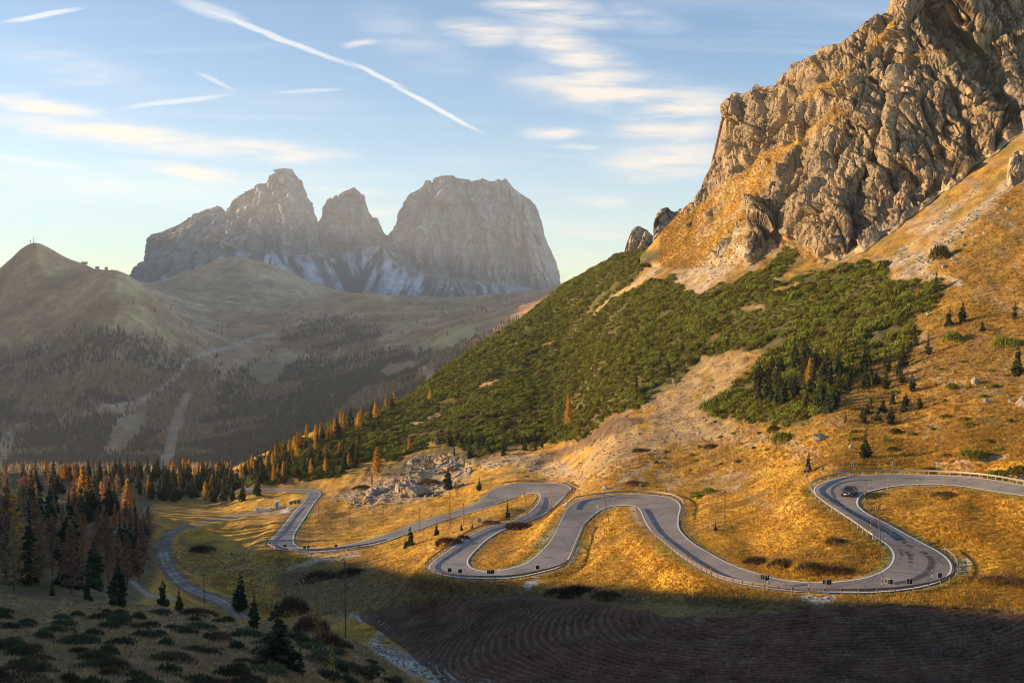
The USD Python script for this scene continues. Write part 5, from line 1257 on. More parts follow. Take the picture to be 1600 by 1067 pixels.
M_fardark = leaf_material('far_spruce', (0.16, 0.127, 0.066), 0.3, 0.0)
M_farlarch = leaf_material('far_larch', (0.48, 0.27, 0.12), 0.3, 0.0)
FP, fu, fv = far_points(20000, 611)
lar = (meshkit.fbm(np.stack([FP[:, 0] / 130, FP[:, 1] / 130, 0 * fu], -1), 3, 44) > np.where((fu < 340) & (fv < 650), 0.36, 0.60))
fs = np.random.default_rng(5).uniform(0.5, 0.95, len(FP))
instancer('forest', [('spruce_far', cone_tree(1, 3.3, 15), M_fardark), ('larch_far', cone_tree(2, 3.6, 14), M_farlarch)], FP - (0, 0, 0.5), np.stack([fs, fs, fs], -1), 'hazy mixed forest of dark spruce and brown larch in the valley', idx=lar.astype(int))

# ------------------------------------------------------------------ along the road: rails, signs, marker poles
def offset_edge(E, other, i0, i1, off, lift=0.0):
    d = E[i0:i1] - other[i0:i1]
    d[:, 2] = 0
    d /= np.linalg.norm(d, axis=1, keepdims=True)
    P = E[i0:i1] + off * d
    P[:, 2] += lift
    return P, d


def at_station(k):
    return int(round(_S[k] / 1.0))


def swept(P, prof_d, prof, lift):
    """A profile (offset across, height) swept along P with outward directions prof_d."""
    n, m = len(P), len(prof)
    V = np.stack([P + prof_d * o + np.array([0, 0, h + lift]) for o, h in prof], 1).reshape(-1, 3)
    f = []
    i = np.arange(n - 1)
    for j in range(m):
        a, b = i * m + j, i * m + (j + 1) % m
        f += [np.stack([a, b, b + m], 1), np.stack([a, b + m, a + m], 1)]
    caps = [np.array([[0, k, k + 1] for k in range(1, m - 1)]), np.array([[(n - 1) * m, (n - 1) * m + k + 1, (n - 1) * m + k] for k in range(1, m - 1)])]
    return V, np.vstack(f + caps)


W_BEAM = [(0.00, 0.46), (0.06, 0.50), (0.06, 0.56), (0.01, 0.60), (0.06, 0.65), (0.06, 0.71), (0.0, 0.76), (-0.03, 0.76), (-0.03, 0.46)]
RAILS = [('A', 2, 18, 'pale steel guardrail round the top hairpin past the dark car', M_galv), ('B', 20, 41, 'long brown guardrail round the lowest hairpin above the ploughed field', M_steel), ('A', 38, 51, 'guardrail round the outside of the broad middle bend', M_galv),
         ('B', 51, 55, 'low guardrail on the inner side of the leg below the middle bend', M_galv), ('B', 55, 76, 'dark guardrail round the left middle hairpin with black boards', M_steel), ('A', 73, 83, 'guardrail round the upper hairpin below the quarry floor', M_steel),
         ('B', 91, 104, 'guardrail round the farthest left hairpin near the hut', M_steel)]
for side, k0, k1, label, mat in RAILS:
    E, O = (EDGE_A, EDGE_B) if side == 'A' else (EDGE_B, EDGE_A)
    i0, i1 = at_station(k0), at_station(k1)
    P, d = offset_edge(E, O, i0, i1, 0.55)
    g = thing('guardrail', label, 'guardrail')
    obj('rail', swept(P, -d, W_BEAM, 0.02), mat, g)
    q = P[::2] + d[::2] * 0.08
    for p in q:
        obj('post', box(p[0], p[1], p[2] + 0.14, 0.10, 0.10, 1.16, 0.3), mat, g)


def ground_at(u, v):
    return hit([u], [v])[0]


def facing(p, yaw=0.0):
    return math.degrees(math.atan2(p[0], p[1])) * -1 + yaw


part_of('marker', 'shaft', join([tube((0, 0, -0.2), (0, 0, 0.45), 0.035, 0.035, 6), tube((0, 0, 0.9), (0, 0, 1.35), 0.035, 0.035, 6), tube((0, 0, 1.8), (0, 0, 2.05), 0.035, 0.03, 6)]), M_yellow)
part_of('marker', 'dark_band', join([tube((0, 0, 0.45), (0, 0, 0.9), 0.036, 0.036, 6), tube((0, 0, 1.35), (0, 0, 1.8), 0.036, 0.036, 6)]), M_black)
MARKERS = [(1293.7, 796, 'on the left edge of the road beside the dark car'), (1351, 781, 'at the inner kerb nearest the dark car'), (1358, 768, 'behind the dark car at the inner kerb'), (1387.5, 764, 'at the inner edge right of the dark car'),
           (1360, 831, 'on the inner side of the diagonal leg above the crossing'), (1384, 852, 'beside the tall power pole at the inner bend'), (1434, 759, 'in front of the shade patch on the top road'), (1475.6, 758.5, 'by the bare twigs on the top road'),
           (1514, 762, 'with a white base on the top road'), (1455, 911, 'left of the single board on the lowest hairpin'), (1378, 923, 'behind the double board of the lowest hairpin'), (1110, 901, 'first along the lower rail below the middle bend'),
           (1145.6, 910, 'second along the lower rail below the middle bend'), (1199, 920, 'beside the double board on the lower rail'), (1264, 926, 'above the pale gravel bank of the lower rail'), (814, 904, 'right of the double board on the left middle hairpin'),
           (868, 890, 'where the rail leaves the leg below the middle bend'), (923, 807, 'at the inner edge of the leg below the middle bend'), (961, 786, 'first at the top of the middle bend'), (982, 787, 'second at the top of the middle bend'), (1036, 846, 'at the rail right of the gravel patch'),
           (1078.7, 880, 'on the diagonal leg above the lower rail'), (742, 861, 'first at the inner edge of the left middle hairpin'), (750, 858, 'second at the inner edge of the left middle hairpin'), (764.7, 840, 'on the leg beside the wide bare shrub'), (690, 860, 'at the outer edge of the left middle hairpin')]
for u, v, where in MARKERS:
    p = ground_at(u, v)
    thing('snow_marker_pole', f'yellow and black marker pole {where}', 'marker pole', p, RNG.uniform(0, 90), (1, 1, RNG.uniform(0.9, 1.05)), 'snow marker poles along the road', ref='/Kinds/marker')


def chevron(w=0.34, h=0.46, t=0.13):
    pts = [(-w / 2, h / 2), (-w / 2 + t, h / 2), (w / 2, 0), (-w / 2 + t, -h / 2), (-w / 2, -h / 2), (w / 2 - t, 0)]
    V = np.array([(x, y, z) for y in (-0.046, -0.034) for x, z in pts])
    tri = [(0, 1, 5), (1, 2, 5), (2, 3, 5), (3, 4, 5)]
    F = tri + [(a + 6, c + 6, b + 6) for a, b, c in tri] + [q for k in range(6) for q in ((k, k + 6, (k + 1) % 6 + 6), (k, (k + 1) % 6 + 6, (k + 1) % 6))]
    return V, np.array(F)


# boards: the panel's face looks along -y of the sign; a sign seen from behind is turned round
for kind, face in (('chevron_sign', 1), ):
    part_of(kind, 'post', join([tube((0, 0.02, -0.3), (0, 0.02, 1.95), 0.03, 0.03, 6)]), M_galv)
    part_of(kind, 'panel', box(0, 0, 1.62, 0.66, 0.03, 0.66), M_black)
    part_of(kind, 'rim', join([box(0, -0.022, 1.962, 0.70, 0.02, 0.03), box(0, -0.022, 1.278, 0.70, 0.02, 0.03), box(0.342, -0.022, 1.62, 0.03, 0.02, 0.65), box(-0.342, -0.022, 1.62, 0.03, 0.02, 0.65)]), M_whitep)
    cv, cf_ = chevron()
    part_of(kind, 'arrow', (cv * (1.25, 0.7, 1.15) + (0, 0.005, 1.62), cf_), M_whitep)
SIGNS = [(1289, 926.5, 180, 'left of a pair of black boards on the lower rail, seen from behind'), (1295.5, 927, 205, 'right of a pair of black boards on the lower rail, seen from behind'), (1386, 926.5, 150, 'left slim board of the double set on the lowest hairpin, seen from behind'),
         (1390.5, 926.5, 185, 'right board of the double set on the lowest hairpin, seen from behind'), (1421, 926, 190, 'single black board right of the double set on the lowest hairpin'), (1468, 916.5, 215, 'rightmost black board, where the lowest hairpin turns up'),
         (1192, 918.5, 175, 'left of two black boards at the diagonal end of the lower rail'), (1198.5, 919.5, 215, 'right of two black boards at the diagonal end of the lower rail'), (702.6, 904, 175, 'leftmost black board on the left middle hairpin'), (719, 905.5, 185, 'second black board on the left middle hairpin'),
         (764, 907, 170, 'left board of the double set on the left middle hairpin'), (769.5, 907, 195, 'right board of the double set on the left middle hairpin'), (840, 900, 200, 'black board near the gravel shoulder of the left middle hairpin'),
         (421.5, 857, 150, 'black board at the far tip of the farthest left hairpin'), (445.6, 862, 175, 'second black board on the farthest left hairpin'), (476, 864, 180, 'left board of the pair on the farthest left hairpin'), (481.7, 864, 195, 'right board of the pair on the farthest left hairpin'),
         (525, 862, 190, 'last black board to the right on the farthest left hairpin'), (1333, 738, 20, 'white and black arrow board above the top hairpin, second from the right'), (1394, 736.5, 5, 'white and black arrow board above the top road right of the car'),
         (1285, 745, 40, 'arrow board above the left end of the top hairpin'), (1261, 744, 45, 'arrow board under the spruce at the top hairpin'), (1260, 757, 60, 'lowest arrow board at the left tip of the top hairpin'), (1464, 738, -10, 'white arrow board beside the leafless larch at the top road'),
         (1001, 768.5, 10, 'arrow board on the bank above the middle bend'), (1045, 774, -25, 'arrow board at the upper right of the middle bend'), (933, 803, -20, 'white arrow board on the inner side of the middle bend')]
for u, v, yaw, label in SIGNS:
    p = ground_at(u, v)
    thing('chevron_sign', label, 'road sign', p, facing(p, yaw), None, 'curve warning boards at the hairpins', ref='/Kinds/chevron_sign')

# ---- poles and lines
POLES = [(540, 995, 875, 'tallest brown power pole with insulators on the foreground crest', 0), (319, 944, 895, 'small dark pole with cross arm beside the gravel track', 0), (200, 876, 828, 'pole with cross arm half hidden in the shaded wood', 0), (118, 824, 776, 'thin pole among orange larches of the shaded wood', 0),
         (545.6, 817, 784, 'thin pole in the far meadow, second from the left', 0), (598.5, 823, 790, 'thin pole in the middle of the far meadow', 0), (656, 831, 793, 'thin pole crossing the long far leg of the road', 0), (724.7, 821, 786, 'thin pole right of the pale see-through larch', 0),
         (828, 823, 768, 'leaning pole beside the reddish shrub on the upper hairpin', -9.5), (952, 816, 771, 'leaning pole on the grass tongue inside the middle bend', -11), (1132.5, 820, 766, 'pole alone in the right meadow between the hairpins', 0), (1376, 851, 792, 'pole leaning at the inner kerb of the lowest hairpin', -4.5), (498, 804, 780, 'thin pole at the left end of the far meadow', 0)]
TOPS = {}
for k, (u, v, vt, label, lean) in enumerate(POLES):
    p = ground_at(u, v)
    h = tall(p, v - vt)
    t = thing('power_pole', label, 'power pole', p)
    lx = math.tan(math.radians(lean)) * h
    r = 0.13 if k == 0 else 0.10
    obj('shaft', tube((0, 0, -0.4), (lx, 0, h), r, r * 0.7, 8), M_pole, t)
    ry_ = 25
    arm = 1.5 if k in (1, 2) else 1.0
    obj('cross_arm', box(lx, -0.12, h - 0.35, arm, 0.09, 0.10), M_pole, t)
    for sx in (-1, 1):
        obj('insulator', tube((lx + sx * arm * 0.45, -0.12, h - 0.30), (lx + sx * arm * 0.45, -0.12, h - 0.08), 0.05, 0.035, 6), M_whitep, t)
    TOPS[k] = p + np.array([lx, -0.12, h - 0.1])


def wire(p, q, sag, label, r=0.016):
    s = np.linspace(0, 1, 25)[:, None]
    P = p + (q - p) * s
    P[:, 2] -= sag * 4 * s[:, 0] * (1 - s[:, 0])
    ang = np.arange(4) * np.pi / 2
    t = (q - p) / np.linalg.norm(q - p)
    a = np.cross(t, (0, 0, 1.0))
    a /= np.linalg.norm(a)
    b = np.cross(t, a)
    ring = r * (np.cos(ang)[:, None] * a + np.sin(ang)[:, None] * b)
    V = (P[:, None] + ring[None]).reshape(-1, 3)
    i, j = np.meshgrid(np.arange(24), np.arange(4), indexing='ij')
    k = (i * 4 + j).ravel()
    k2 = (i * 4 + (j + 1) % 4).ravel()
    tag(obj('overhead_wire', (V, np.vstack([np.stack([k, k2, k2 + 4], 1), np.stack([k, k2 + 4, k + 4], 1)])), M_galv), label, 'wire')


off = at(1640, 828, 168.0)
wire(TOPS[11], np.array([off[0], off[1], off[2]]), 0.6, 'overhead wire running right from the pole at the inner kerb to the border')
wire(TOPS[10], TOPS[11], 0.8, 'overhead wire across the dark car road between two meadow poles')
wire(TOPS[9], TOPS[10], 0.9, 'overhead wire above the middle bend')
wire(TOPS[8], TOPS[9], 0.6, 'overhead wire from the upper hairpin to the middle bend')
wire(TOPS[7], TOPS[8], 0.6, 'overhead wire from the see-through larch to the upper hairpin')
wire(TOPS[12], TOPS[4], 0.4, 'overhead wire at the left end of the far meadow')
wire(TOPS[4], TOPS[5], 0.4, 'overhead wire in the far meadow between second and third pole')
wire(TOPS[5], TOPS[6], 0.4, 'overhead wire from the far meadow to the road leg')
wire(TOPS[6], TOPS[7], 0.4, 'overhead wire over the long far road leg')
wire(TOPS[3], TOPS[2], 0.7, 'overhead wire between poles in the shaded wood')
wire(TOPS[2], TOPS[1], 0.9, 'overhead wire from the shaded wood to the gravel track')
wire(TOPS[1], TOPS[0], 1.2, 'overhead wire from the gravel track to the tallest pole')

# ---- the car
def loft(sections, mat=None):
    """Closed hull through cross-sections given as rings of equal length."""
    R = np.array(sections, float)
    n, m = R.shape[:2]
    f = []
    for i in range(n - 1):
        for j in range(m):
            a, b = i * m + j, i * m + (j + 1) % m
            f += [(a, b, b + m), (a, b + m, a + m)]
    f += [(0, k + 1, k) for k in range(1, m - 1)] + [((n - 1) * m, (n - 1) * m + k, (n - 1) * m + k + 1) for k in range(1, m - 1)]
    return R.reshape(-1, 3), np.array(f)


def ring(x, w, z0, z1, r=0.12):
    return [(x, -w, z0 + r), (x, -w + r * 0.6, z0), (x, w - r * 0.6, z0), (x, w, z0 + r), (x, w, z1 - r * 1.2), (x, w - r, z1), (x, -w + r, z1), (x, -w, z1 - r * 1.2)]


cp = ground_at(1327, 774)
car = thing('car', 'dark car with lit left headlamp driving down the top hairpin', 'car', (cp[0], cp[1], cp[2] + 0.10), math.degrees(math.atan2(-0.80, -0.60)), (1.06, 1.06, 1.06))
obj('body', loft([ring(-2.1, 0.70, 0.42, 0.80), ring(-2.02, 0.84, 0.30, 0.92), ring(-1.4, 0.90, 0.24, 0.98), ring(-0.2, 0.91, 0.22, 0.97), ring(0.9, 0.90, 0.22, 0.95), ring(1.6, 0.87, 0.24, 0.86), ring(2.02, 0.80, 0.28, 0.74), ring(2.16, 0.64, 0.36, 0.62)]), M_carpaint, car, smooth=40)
obj('cabin', loft([ring(-1.75, 0.66, 0.90, 1.02, 0.05), ring(-1.30, 0.70, 0.90, 1.44, 0.10), ring(-0.3, 0.71, 0.90, 1.52, 0.10), ring(0.25, 0.68, 0.90, 1.46, 0.10), ring(1.05, 0.72, 0.88, 0.97, 0.03)]), M_carpaint, car, smooth=40)
obj('windscreen', (np.array([(1.00, -0.60, 1.00), (1.00, 0.60, 1.00), (0.32, 0.52, 1.42), (0.32, -0.52, 1.42)]) + (0.03, 0, 0.03), np.array([(0, 1, 2), (0, 2, 3)])), M_glassy, car)
obj('rear_window', (np.array([(-1.72, 0.55, 1.06), (-1.72, -0.55, 1.06), (-1.36, -0.5, 1.38), (-1.36, 0.5, 1.38)]) - (0.03, 0, -0.02), np.array([(0, 1, 2), (0, 2, 3)])), M_glassy, car)
for sy in (-1, 1):
    obj('side_window', (np.array([(0.75, sy * 0.735, 1.0), (0.22, sy * 0.725, 1.36), (-0.5, sy * 0.735, 1.40), (-0.5, sy * 0.735, 1.0)]), np.array([(0, 1, 2), (0, 2, 3)])), M_glassy, car)
    obj('side_window', (np.array([(-0.56, sy * 0.735, 1.0), (-0.56, sy * 0.735, 1.40), (-1.2, sy * 0.73, 1.34), (-1.45, sy * 0.73, 1.0)]), np.array([(0, 1, 2), (0, 2, 3)])), M_glassy, car)
    obj('headlight', loft([ring(1.93, 0.17, 0.56, 0.70, 0.03), ring(2.09, 0.14, 0.56, 0.67, 0.03)], None) if False else (np.array(trimesh.creation.box((0.14, 0.36, 0.14)).vertices) + (2.03, sy * 0.60, 0.63), np.array(trimesh.creation.box((1, 1, 1)).faces)), M_lampglass, car)
    obj('mirror', (np.array(trimesh.creation.box((0.14, 0.2, 0.14)).vertices) + (0.78, sy * 0.98, 1.02), np.array(trimesh.creation.box((1, 1, 1)).faces)), M_carpaint, car)
    for sx in (-1.32, 1.32):
        w = obj('wheel', tube((sx, sy * 0.70, 0.24), (sx, sy * 0.92, 0.24), 0.33, 0.33, 16), M_tyre, car)
        obj('rim', tube((sx, sy * 0.921, 0.24), (sx, sy * 0.94, 0.24), 0.21, 0.19, 12), M_galv, w)
obj('number_plate', box(2.165, 0, 0.46, 0.03, 0.48, 0.10), M_whitep, car)
obj('grille', box(2.10, 0, 0.60, 0.10, 0.66, 0.10), M_tyre, car)

# ---- tyre marks on the asphalt
def mark(pts, w, parent):
    P = hit([p[0] for p in pts], [p[1] for p in pts])
    s = np.r_[0, np.cumsum(np.linalg.norm(np.diff(P, axis=0), axis=1))]
    q = np.arange(0, s[-1], 0.6)
    P = CubicSpline(s, P)(q)
    d = np.gradient(P, axis=0)
    nrm = np.stack([-d[:, 1], d[:, 0], 0 * q], -1)
    nrm /= np.linalg.norm(nrm, axis=1, keepdims=True)
    A, B = P - nrm * w / 2, P + nrm * w / 2
    for E in (A, B):
        E[:, 2] = road_height(E)
    obj('tyre_mark', ribbon(A, B, 2, 0.016), M_skid, parent)


_mid_tree = cKDTree(_road_mid[:, :2])


def road_height(P):
    k = _mid_tree.query(P[:, :2])[1]
    a, b = EDGE_A[k], EDGE_B[k]
    d = (b - a)[:, :2]
    t = np.clip(((P[:, :2] - a[:, :2]) * d).sum(1) / (d * d).sum(1), 0, 1)
    return a[:, 2] + (b - a)[:, 2] * t


for pts, w in [([(1360, 751), (1325, 753), (1305, 760), (1300, 768), (1306, 780), (1322, 795), (1350, 812), (1385, 832), (1410, 848), (1428, 858)], 0.55), ([(1438, 862), (1449, 868), (1455, 878), (1452, 890), (1440, 900), (1420, 908), (1395, 914)], 0.9),
               ([(1415, 862), (1422, 872), (1421, 884), (1410, 895), (1390, 903), (1362, 909), (1320, 913), (1260, 914)], 0.7), ([(1404, 858), (1408, 868), (1403, 880), (1400, 886), (1408, 894)], 0.25), ([(1395, 832), (1412, 846), (1426, 856)], 0.4),
               ([(1040, 782), (1043, 790), (1040, 800), (1030, 806)], 0.25), ([(1400, 747), (1450, 749), (1540, 754), (1600, 763)], 0.4), ([(960, 780), (1010, 780), (1040, 786), (1044, 798)], 0.3), ([(890, 850), (870, 880), (830, 895)], 0.35)]:
    mark(pts, w, road)
for pts in [[(863, 823), (886, 824)], [(850, 871), (880, 873)], [(1018, 825), (1062, 832)], [(1398, 848), (1462, 850)], [(910, 802), (926, 800)], [(690, 872), (715, 880), (740, 872)]]:
    P = hit(np.linspace(pts[0][0], pts[-1][0], 12), np.interp(np.linspace(pts[0][0], pts[-1][0], 12), *np.array(pts, float).T))
    A, B = P.copy(), P + np.array([0, 0.22, 0])
    A[:, 2], B[:, 2] = road_height(A), road_height(B)
    obj('tar_seam', ribbon(A, B, 2, 0.012), M_skid, road)

# ---- hut, bins, notice board, masts
p = ground_at(433, 793)
hut = thing('portable_cabin', 'small white cabin on the lay-by beside the far bend', 'cabin', p, 12)
obj('wall', box(0, 0, 1.1, 1.5, 1.5, 2.2), M_whitep, hut)
obj('roof', loft([[(-0.82, -0.82, 2.2), (0.82, -0.82, 2.2), (0.82, 0.82, 2.2), (-0.82, 0.82, 2.2)], [(-0.6, -0.6, 2.5), (0.6, -0.6, 2.5), (0.6, 0.6, 2.5), (-0.6, 0.6, 2.5)]]), M_whitep, hut)
door = obj('door', box(0, -0.77, 1.0, 0.8, 0.05, 1.85), M_galv, hut)
obj('handle', box(0.3, -0.81, 1.0, 0.05, 0.04, 0.14), M_black, door)
for k, (u, v, lab) in enumerate([(455, 788, 'left green bin beside the white cabin'), (461, 787, 'middle green bin beside the white cabin'), (467, 786, 'right green bin nearest the far bend')]):
    p = ground_at(u, v)
    b = thing('waste_bin', lab, 'bin', p, 10)
    obj('body', loft([[(-0.5, -0.4, 0.05), (0.5, -0.4, 0.05), (0.5, 0.4, 0.05), (-0.5, 0.4, 0.05)], [(-0.65, -0.52, 1.0), (0.65, -0.52, 1.0), (0.65, 0.52, 1.0), (-0.65, 0.52, 1.0)]]), M_green, b)
    obj('lid', loft([[(-0.7, -0.56, 1.0), (0.7, -0.56, 1.0), (0.7, 0.56, 1.0), (-0.7, 0.56, 1.0)], [(-0.6, -0.3, 1.22), (0.6, -0.3, 1.22), (0.6, 0.3, 1.22), (-0.6, 0.3, 1.22)]]), M_green, b)
p = ground_at(749.5, 821)
nb = thing('notice_board', 'grey notice board on two legs behind the left middle hairpin', 'notice board', p, facing(p, 10))
obj('panel', box(0, 0, 1.25, 0.85, 0.06, 1.0), M_galv, nb)
for sx in (-1, 1):
    obj('leg', box(sx * 0.36, 0.04, 0.5, 0.08, 0.08, 1.6), M_galv, nb)
M_mast = simple('mast_steel', (0.25, 0.24, 0.23), 0.5)
M_hutwall = simple('hut_wall', (0.30, 0.26, 0.22), 0.8)


def far_at(u, v):
    a, t = px(u, v)
    i = int(np.clip(np.interp(a, COLS, np.arange(len(COLS))).round(), 0, len(COLS) - 1))
    colt = FZ[i] / FY[i]
    ok = np.nonzero(colt >= t)[0]
    k = ok[0] if len(ok) else int(np.argmax(colt[:170]))
    y = ROWS_FAR[k]
    return np.array([a * y, y, FZ[i, k]])


for u, hgt, lab in [(48, 13, 'lower antenna mast on the pointed hilltop'), (52.5, 19, 'taller antenna mast on the pointed hilltop')]:
    a = px(u, 386)[0]
    i = int(np.interp(a, COLS, np.arange(len(COLS))))
    k = int(np.argmax((FZ[i] / FY[i])[:150]))
    p = np.array([a * FY[i, k], FY[i, k], FZ[i, k]])
    t = thing('antenna_mast', lab, 'mast', p)
    obj('shaft', tube((0, 0, -3), (0, 0, hgt), 0.9, 0.35, 6), M_mast, t)
    for z in (0.55, 0.75, 0.9):
        obj('aerial', box(0, 0, hgt * z, 2.6, 0.5, 1.2), M_mast, t)
for u, wid, lab in [(132, 16, 'larger flat hut on the left skyline saddle'), (152, 9, 'small hut right of the flat one on the skyline saddle'), (166, 6, 'tiny hut at the right end of the skyline saddle')]:
    a = px(u, 415)[0]
    i = int(np.interp(a, COLS, np.arange(len(COLS))))
    k = int(np.argmax((FZ[i] / FY[i])[:150]))
    p = np.array([a * FY[i, k], FY[i, k], FZ[i, k]])
    t = thing('mountain_hut', lab, 'hut', p)
    obj('wall', box(0, 0, 1.5, wid, 8, 7), M_hutwall, t)
    obj('roof', loft([[(-wid / 2 - 0.6, -4.6, 5.0), (wid / 2 + 0.6, -4.6, 5.0), (wid / 2 + 0.6, 4.6, 5.0), (-wid / 2 - 0.6, 4.6, 5.0)], [(-wid / 2 - 0.6, -0.3, 7.0), (wid / 2 + 0.6, -0.3, 7.0), (wid / 2 + 0.6, 0.3, 7.0), (-wid / 2 - 0.6, 0.3, 7.0)]]), M_mast, t)

# ---- boulders
for n in range(5):
    m = rock_shape(40 + n, 3)
    part_of(f'boulder{n}', 'rock', m, M_stonep, tint=np.tile((0.27, 0.235, 0.185), (len(m[0]), 1)))
ROCKS = [(653, 774, 40, 24, 'biggest pale boulder of the outcrop, shaded blue on its right'), (682, 694, 15, 14, 'grey boulder perched on the knoll beside the yellow larch'), (1280, 688, 28, 17, 'split grey boulder at the foot of the dark tree group'), (1523, 601, 22, 16, 'pale boulder on the heath patch of the right slope'),
         (1594, 636, 24, 20, 'bright pale boulder at the right border of the slope'), (1541, 630, 16, 10, 'flat boulder left of the bright one at the right border'), (1450, 495, 11, 10, 'small square boulder right of the dwarf pine belt'), (1054, 600, 12, 11, 'pale block where the sandy tongue meets the pines'),
         (945, 765, 14, 9, 'pale stone behind the rail of the middle bend'), (1001, 760, 10, 6, 'stone behind the arrow board of the middle bend'), (1594, 750, 24, 12, 'pale rock beside the hedge at the right border'), (1095, 938, 6, 8, 'lone white stone in the shaded bank'), (1328, 702, 9, 9, 'small stone beside the lone spruce over the car'),
         (1580, 745, 14, 7, 'low pale rock under the hedge at the right border'), (632, 210 + 500, 12, 8, 'stone on the left flank of the knoll'), (430, 715, 14, 10, 'grey rock among larches at the lower ridge'), (410, 718, 12, 12, 'darker rock in front of the ridge larches'), (1508, 884, 9, 11, 'yellowish stone at the end of the lowest hairpin rail')]
for u, v, wp, hp, label in ROCKS:
    p = ground_at(u, v)
    w, h = wp * p[1] / FOCAL / 2, hp * p[1] / FOCAL
    thing('boulder', label, 'boulder', (p[0], p[1], p[2] + h * 0.3), RNG.uniform(0, 360), (w, w * 0.9, h * 0.85), ref=f'/Kinds/boulder{int(RNG.integers(5))}')


def stones(poly, n, mind, seed, size, name, label, cat, group):
    rr = np.random.default_rng(seed)
    for p in scatter_px(poly, n, mind, seed):
        w = rr.uniform(*size)
        thing(name, label, cat, (p[0], p[1], p[2] + w * 0.25), rr.uniform(0, 360), (w, w * rr.uniform(0.7, 1), w * rr.uniform(0.6, 1.0)), group, ref=f'/Kinds/boulder{int(rr.integers(5))}')


OUT_POLY = [(538, 786), (566, 772), (604, 758), (630, 732), (655, 712), (690, 702), (722, 716), (736, 736), (716, 768), (690, 778), (640, 780), (612, 774), (590, 786), (560, 794)]
ou, ov = np.linspace(515, 750, 240), np.linspace(800, 690, 190)
OU, OV = np.meshgrid(ou, ov, indexing='ij')
OP = np.stack([hit(OU[:, k], OV[:, k]) for k in range(len(ov))], 1)
om = look(mask([OUT_POLY], 4, 12), OU, OV)
rise = 1.5 * cells(OP, (6.5, 9.5, 40), 441, 0.8) + 0.7 * cells(OP, (2.8, 3.8, 30), 442, 0.9) + 0.35 * cells(OP, (1.0, 1.5, 30), 443, 1.0) + 0.7 + 0.8 * signed(OP / 14.0, 446, 3) - 0.35
OP[..., 2] += np.where(om > 0.5, smoothstep(0.5, 0.8, om) * rise, 0) - 0.35 * (1 - smoothstep(0.35, 0.6, om)) - 0.1
ocol = blend(np.zeros(OP.shape) + (0.275, 0.235, 0.18), smoothstep(0.0, 0.4, signed(OP / 5.0, 444, 4)) * 0.6, (0.21, 0.185, 0.155))
ocol = blend(ocol, smoothstep(-0.1, 0.25, signed(OP / np.array([7.0, 9.0, 9.0]), 445, 3)) * smoothstep(1.3, 0.5, rise) * 0.9, (0.33, 0.19, 0.045))
tag(obj('rock_outcrop', (OP.reshape(-1, 3), grid_faces(*OU.shape)), M_stonep, smooth=True, tint=ocol.reshape(-1, 3)), 'broken pale rock outcrop above the far meadow, below the yellow larch', 'rock')
stones([(530, 785), (560, 765), (620, 745), (660, 712), (690, 705), (720, 730), (705, 770), (640, 788), (570, 792)], 46, 1.3, 431, (0.5, 1.7), 'boulder', 'jagged pale block of the rock outcrop below the larches', 'boulder', 'pale blocks of the rock outcrop')
stones([(545, 800), (540, 785), (590, 770), (625, 775), (600, 795)], 40, 0.9, 432, (0.4, 0.9), 'boulder', 'small white rock in the rubble at the left foot of the outcrop', 'boulder', 'white rubble at the foot of the outcrop')
stones([(690, 1075), (680, 1055), (720, 1052), (765, 1064), (770, 1080)], 24, 0.5, 433, (0.25, 0.7), 'river_stone', 'rounded white stone in the stream bed at the bottom of the field', 'stone', 'white stones at the lower end of the stream bed')
stones([(580, 1005), (600, 990), (640, 1030), (690, 1055), (670, 1065), (620, 1035)], 46, 0.6, 434, (0.12, 0.4), 'river_stone', 'small pale stone along the stream beside the ploughed field', 'stone', 'pale stones along the stream')
stones([(1350, 640), (1420, 580), (1600, 540), (1600, 700), (1450, 705)], 30, 3.0, 435, (0.3, 0.9), 'boulder', 'small stone scattered in the grass of the right slope', 'boulder', 'small stones on the right grass slope')
stones([(900, 735), (1000, 650), (1100, 590), (1160, 570), (1100, 660), (980, 745)], 26, 3.0, 436, (0.3, 0.9), 'boulder', 'small stone scattered on the sandy tongue', 'boulder', 'small stones on the sandy tongue')
stones([(1430, 420), (1500, 360), (1560, 310), (1580, 330), (1500, 400), (1450, 440)], 30, 2.5, 437, (0.4, 1.3), 'boulder', 'grey block on the scree fan under the cliff', 'boulder', 'grey blocks on the scree fan')
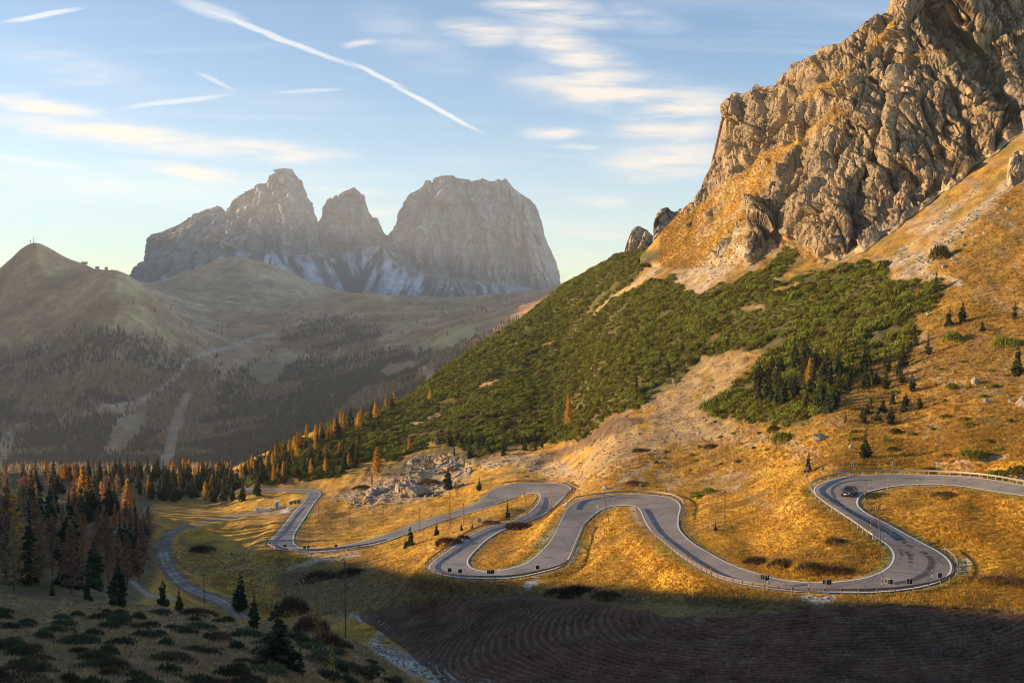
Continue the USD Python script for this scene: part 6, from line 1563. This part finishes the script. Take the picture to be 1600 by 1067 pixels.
crag = rock_ridge('rock_crag', [(1572, 290), (1574, 262), (1578, 244), (1586, 238), (1600, 232), (1625, 225), (1660, 240), (1690, 300)], [(1570, 340), (1690, 345)], [(1570, 350), (1690, 360)], (345, 347, 353, 370), 80, 60, 2.6,
                  'sunlit rock crag at the right border under the cliff', 381, 'thing', 'rock', M_rock, ((0.36, 0.28, 0.18), (0.29, 0.24, 0.18), (0.40, 0.29, 0.16)))

# ---- the ploughed field
fu_, fv_ = np.linspace(545, 1660, 640), np.linspace(926, 1120, 230)
FU, FV = np.meshgrid(fu_, fv_, indexing='ij')
FPX = np.zeros((640, 230, 3))
for k in range(230):
    FPX[:, k] = hit(FU[:, k], FV[:, k], 100.0)
inside_f = look(m_field, FU, FV)
cx, cy = 46.0, 152.0
rad = np.hypot((FPX[..., 0] - cx) * 0.85, FPX[..., 1] - cy)
rad = rad + 1.6 * signed(FPX / 40.0, 97, 2) + 0.22 * signed(FPX / 3.0, 98, 2)
fur = 0.5 + 0.5 * np.sin(rad * 2 * np.pi / 1.05)
amp_f = 0.21 * smoothstep(0.62, 0.98, look(gaussian_filter(m_field, 5), FU, FV)) * (0.35 + smoothstep(0.25, 0.6, meshkit.fbm(FPX / 7.0, 3, 99)) * 0.75)
FPX[..., 2] += -0.10 + 0.16 * smoothstep(0.35, 0.6, inside_f) + amp_f * (2 * fur - 1) + 0.06 * signed(FPX / 0.55, 100, 3) * inside_f
fcol = blend(np.zeros(FPX.shape) + SOIL, smoothstep(0.1, 0.5, signed(FPX / 6.0, 101, 4)) * 0.6, (0.10, 0.06, 0.04))
fcol = blend(fcol, smoothstep(0.2, 0.45, signed(FPX / 1.1, 102, 3)) * 0.6, (0.17, 0.115, 0.075))
fcol = blend(fcol, smoothstep(0.35, 0.95, fur) * (0.35 + 0.5 * meshkit.noise(FPX / 4.0, 103)) * 0.7, (0.21, 0.125, 0.075))
trk = stroke([(800, 950), (880, 985), (960, 998), (1060, 1002), (1180, 1000)], [3, 5, 4, 3, 3], 1.2, 4)
fcol = blend(fcol, look(trk, FU, FV) * 0.6, (0.17, 0.14, 0.11))
structure(obj('ploughed_field', (FPX.reshape(-1, 3), grid_faces(640, 230)), M_ground, smooth=True, tint=fcol.reshape(-1, 3)), 'dark brown ploughed field with curving furrows below the road')
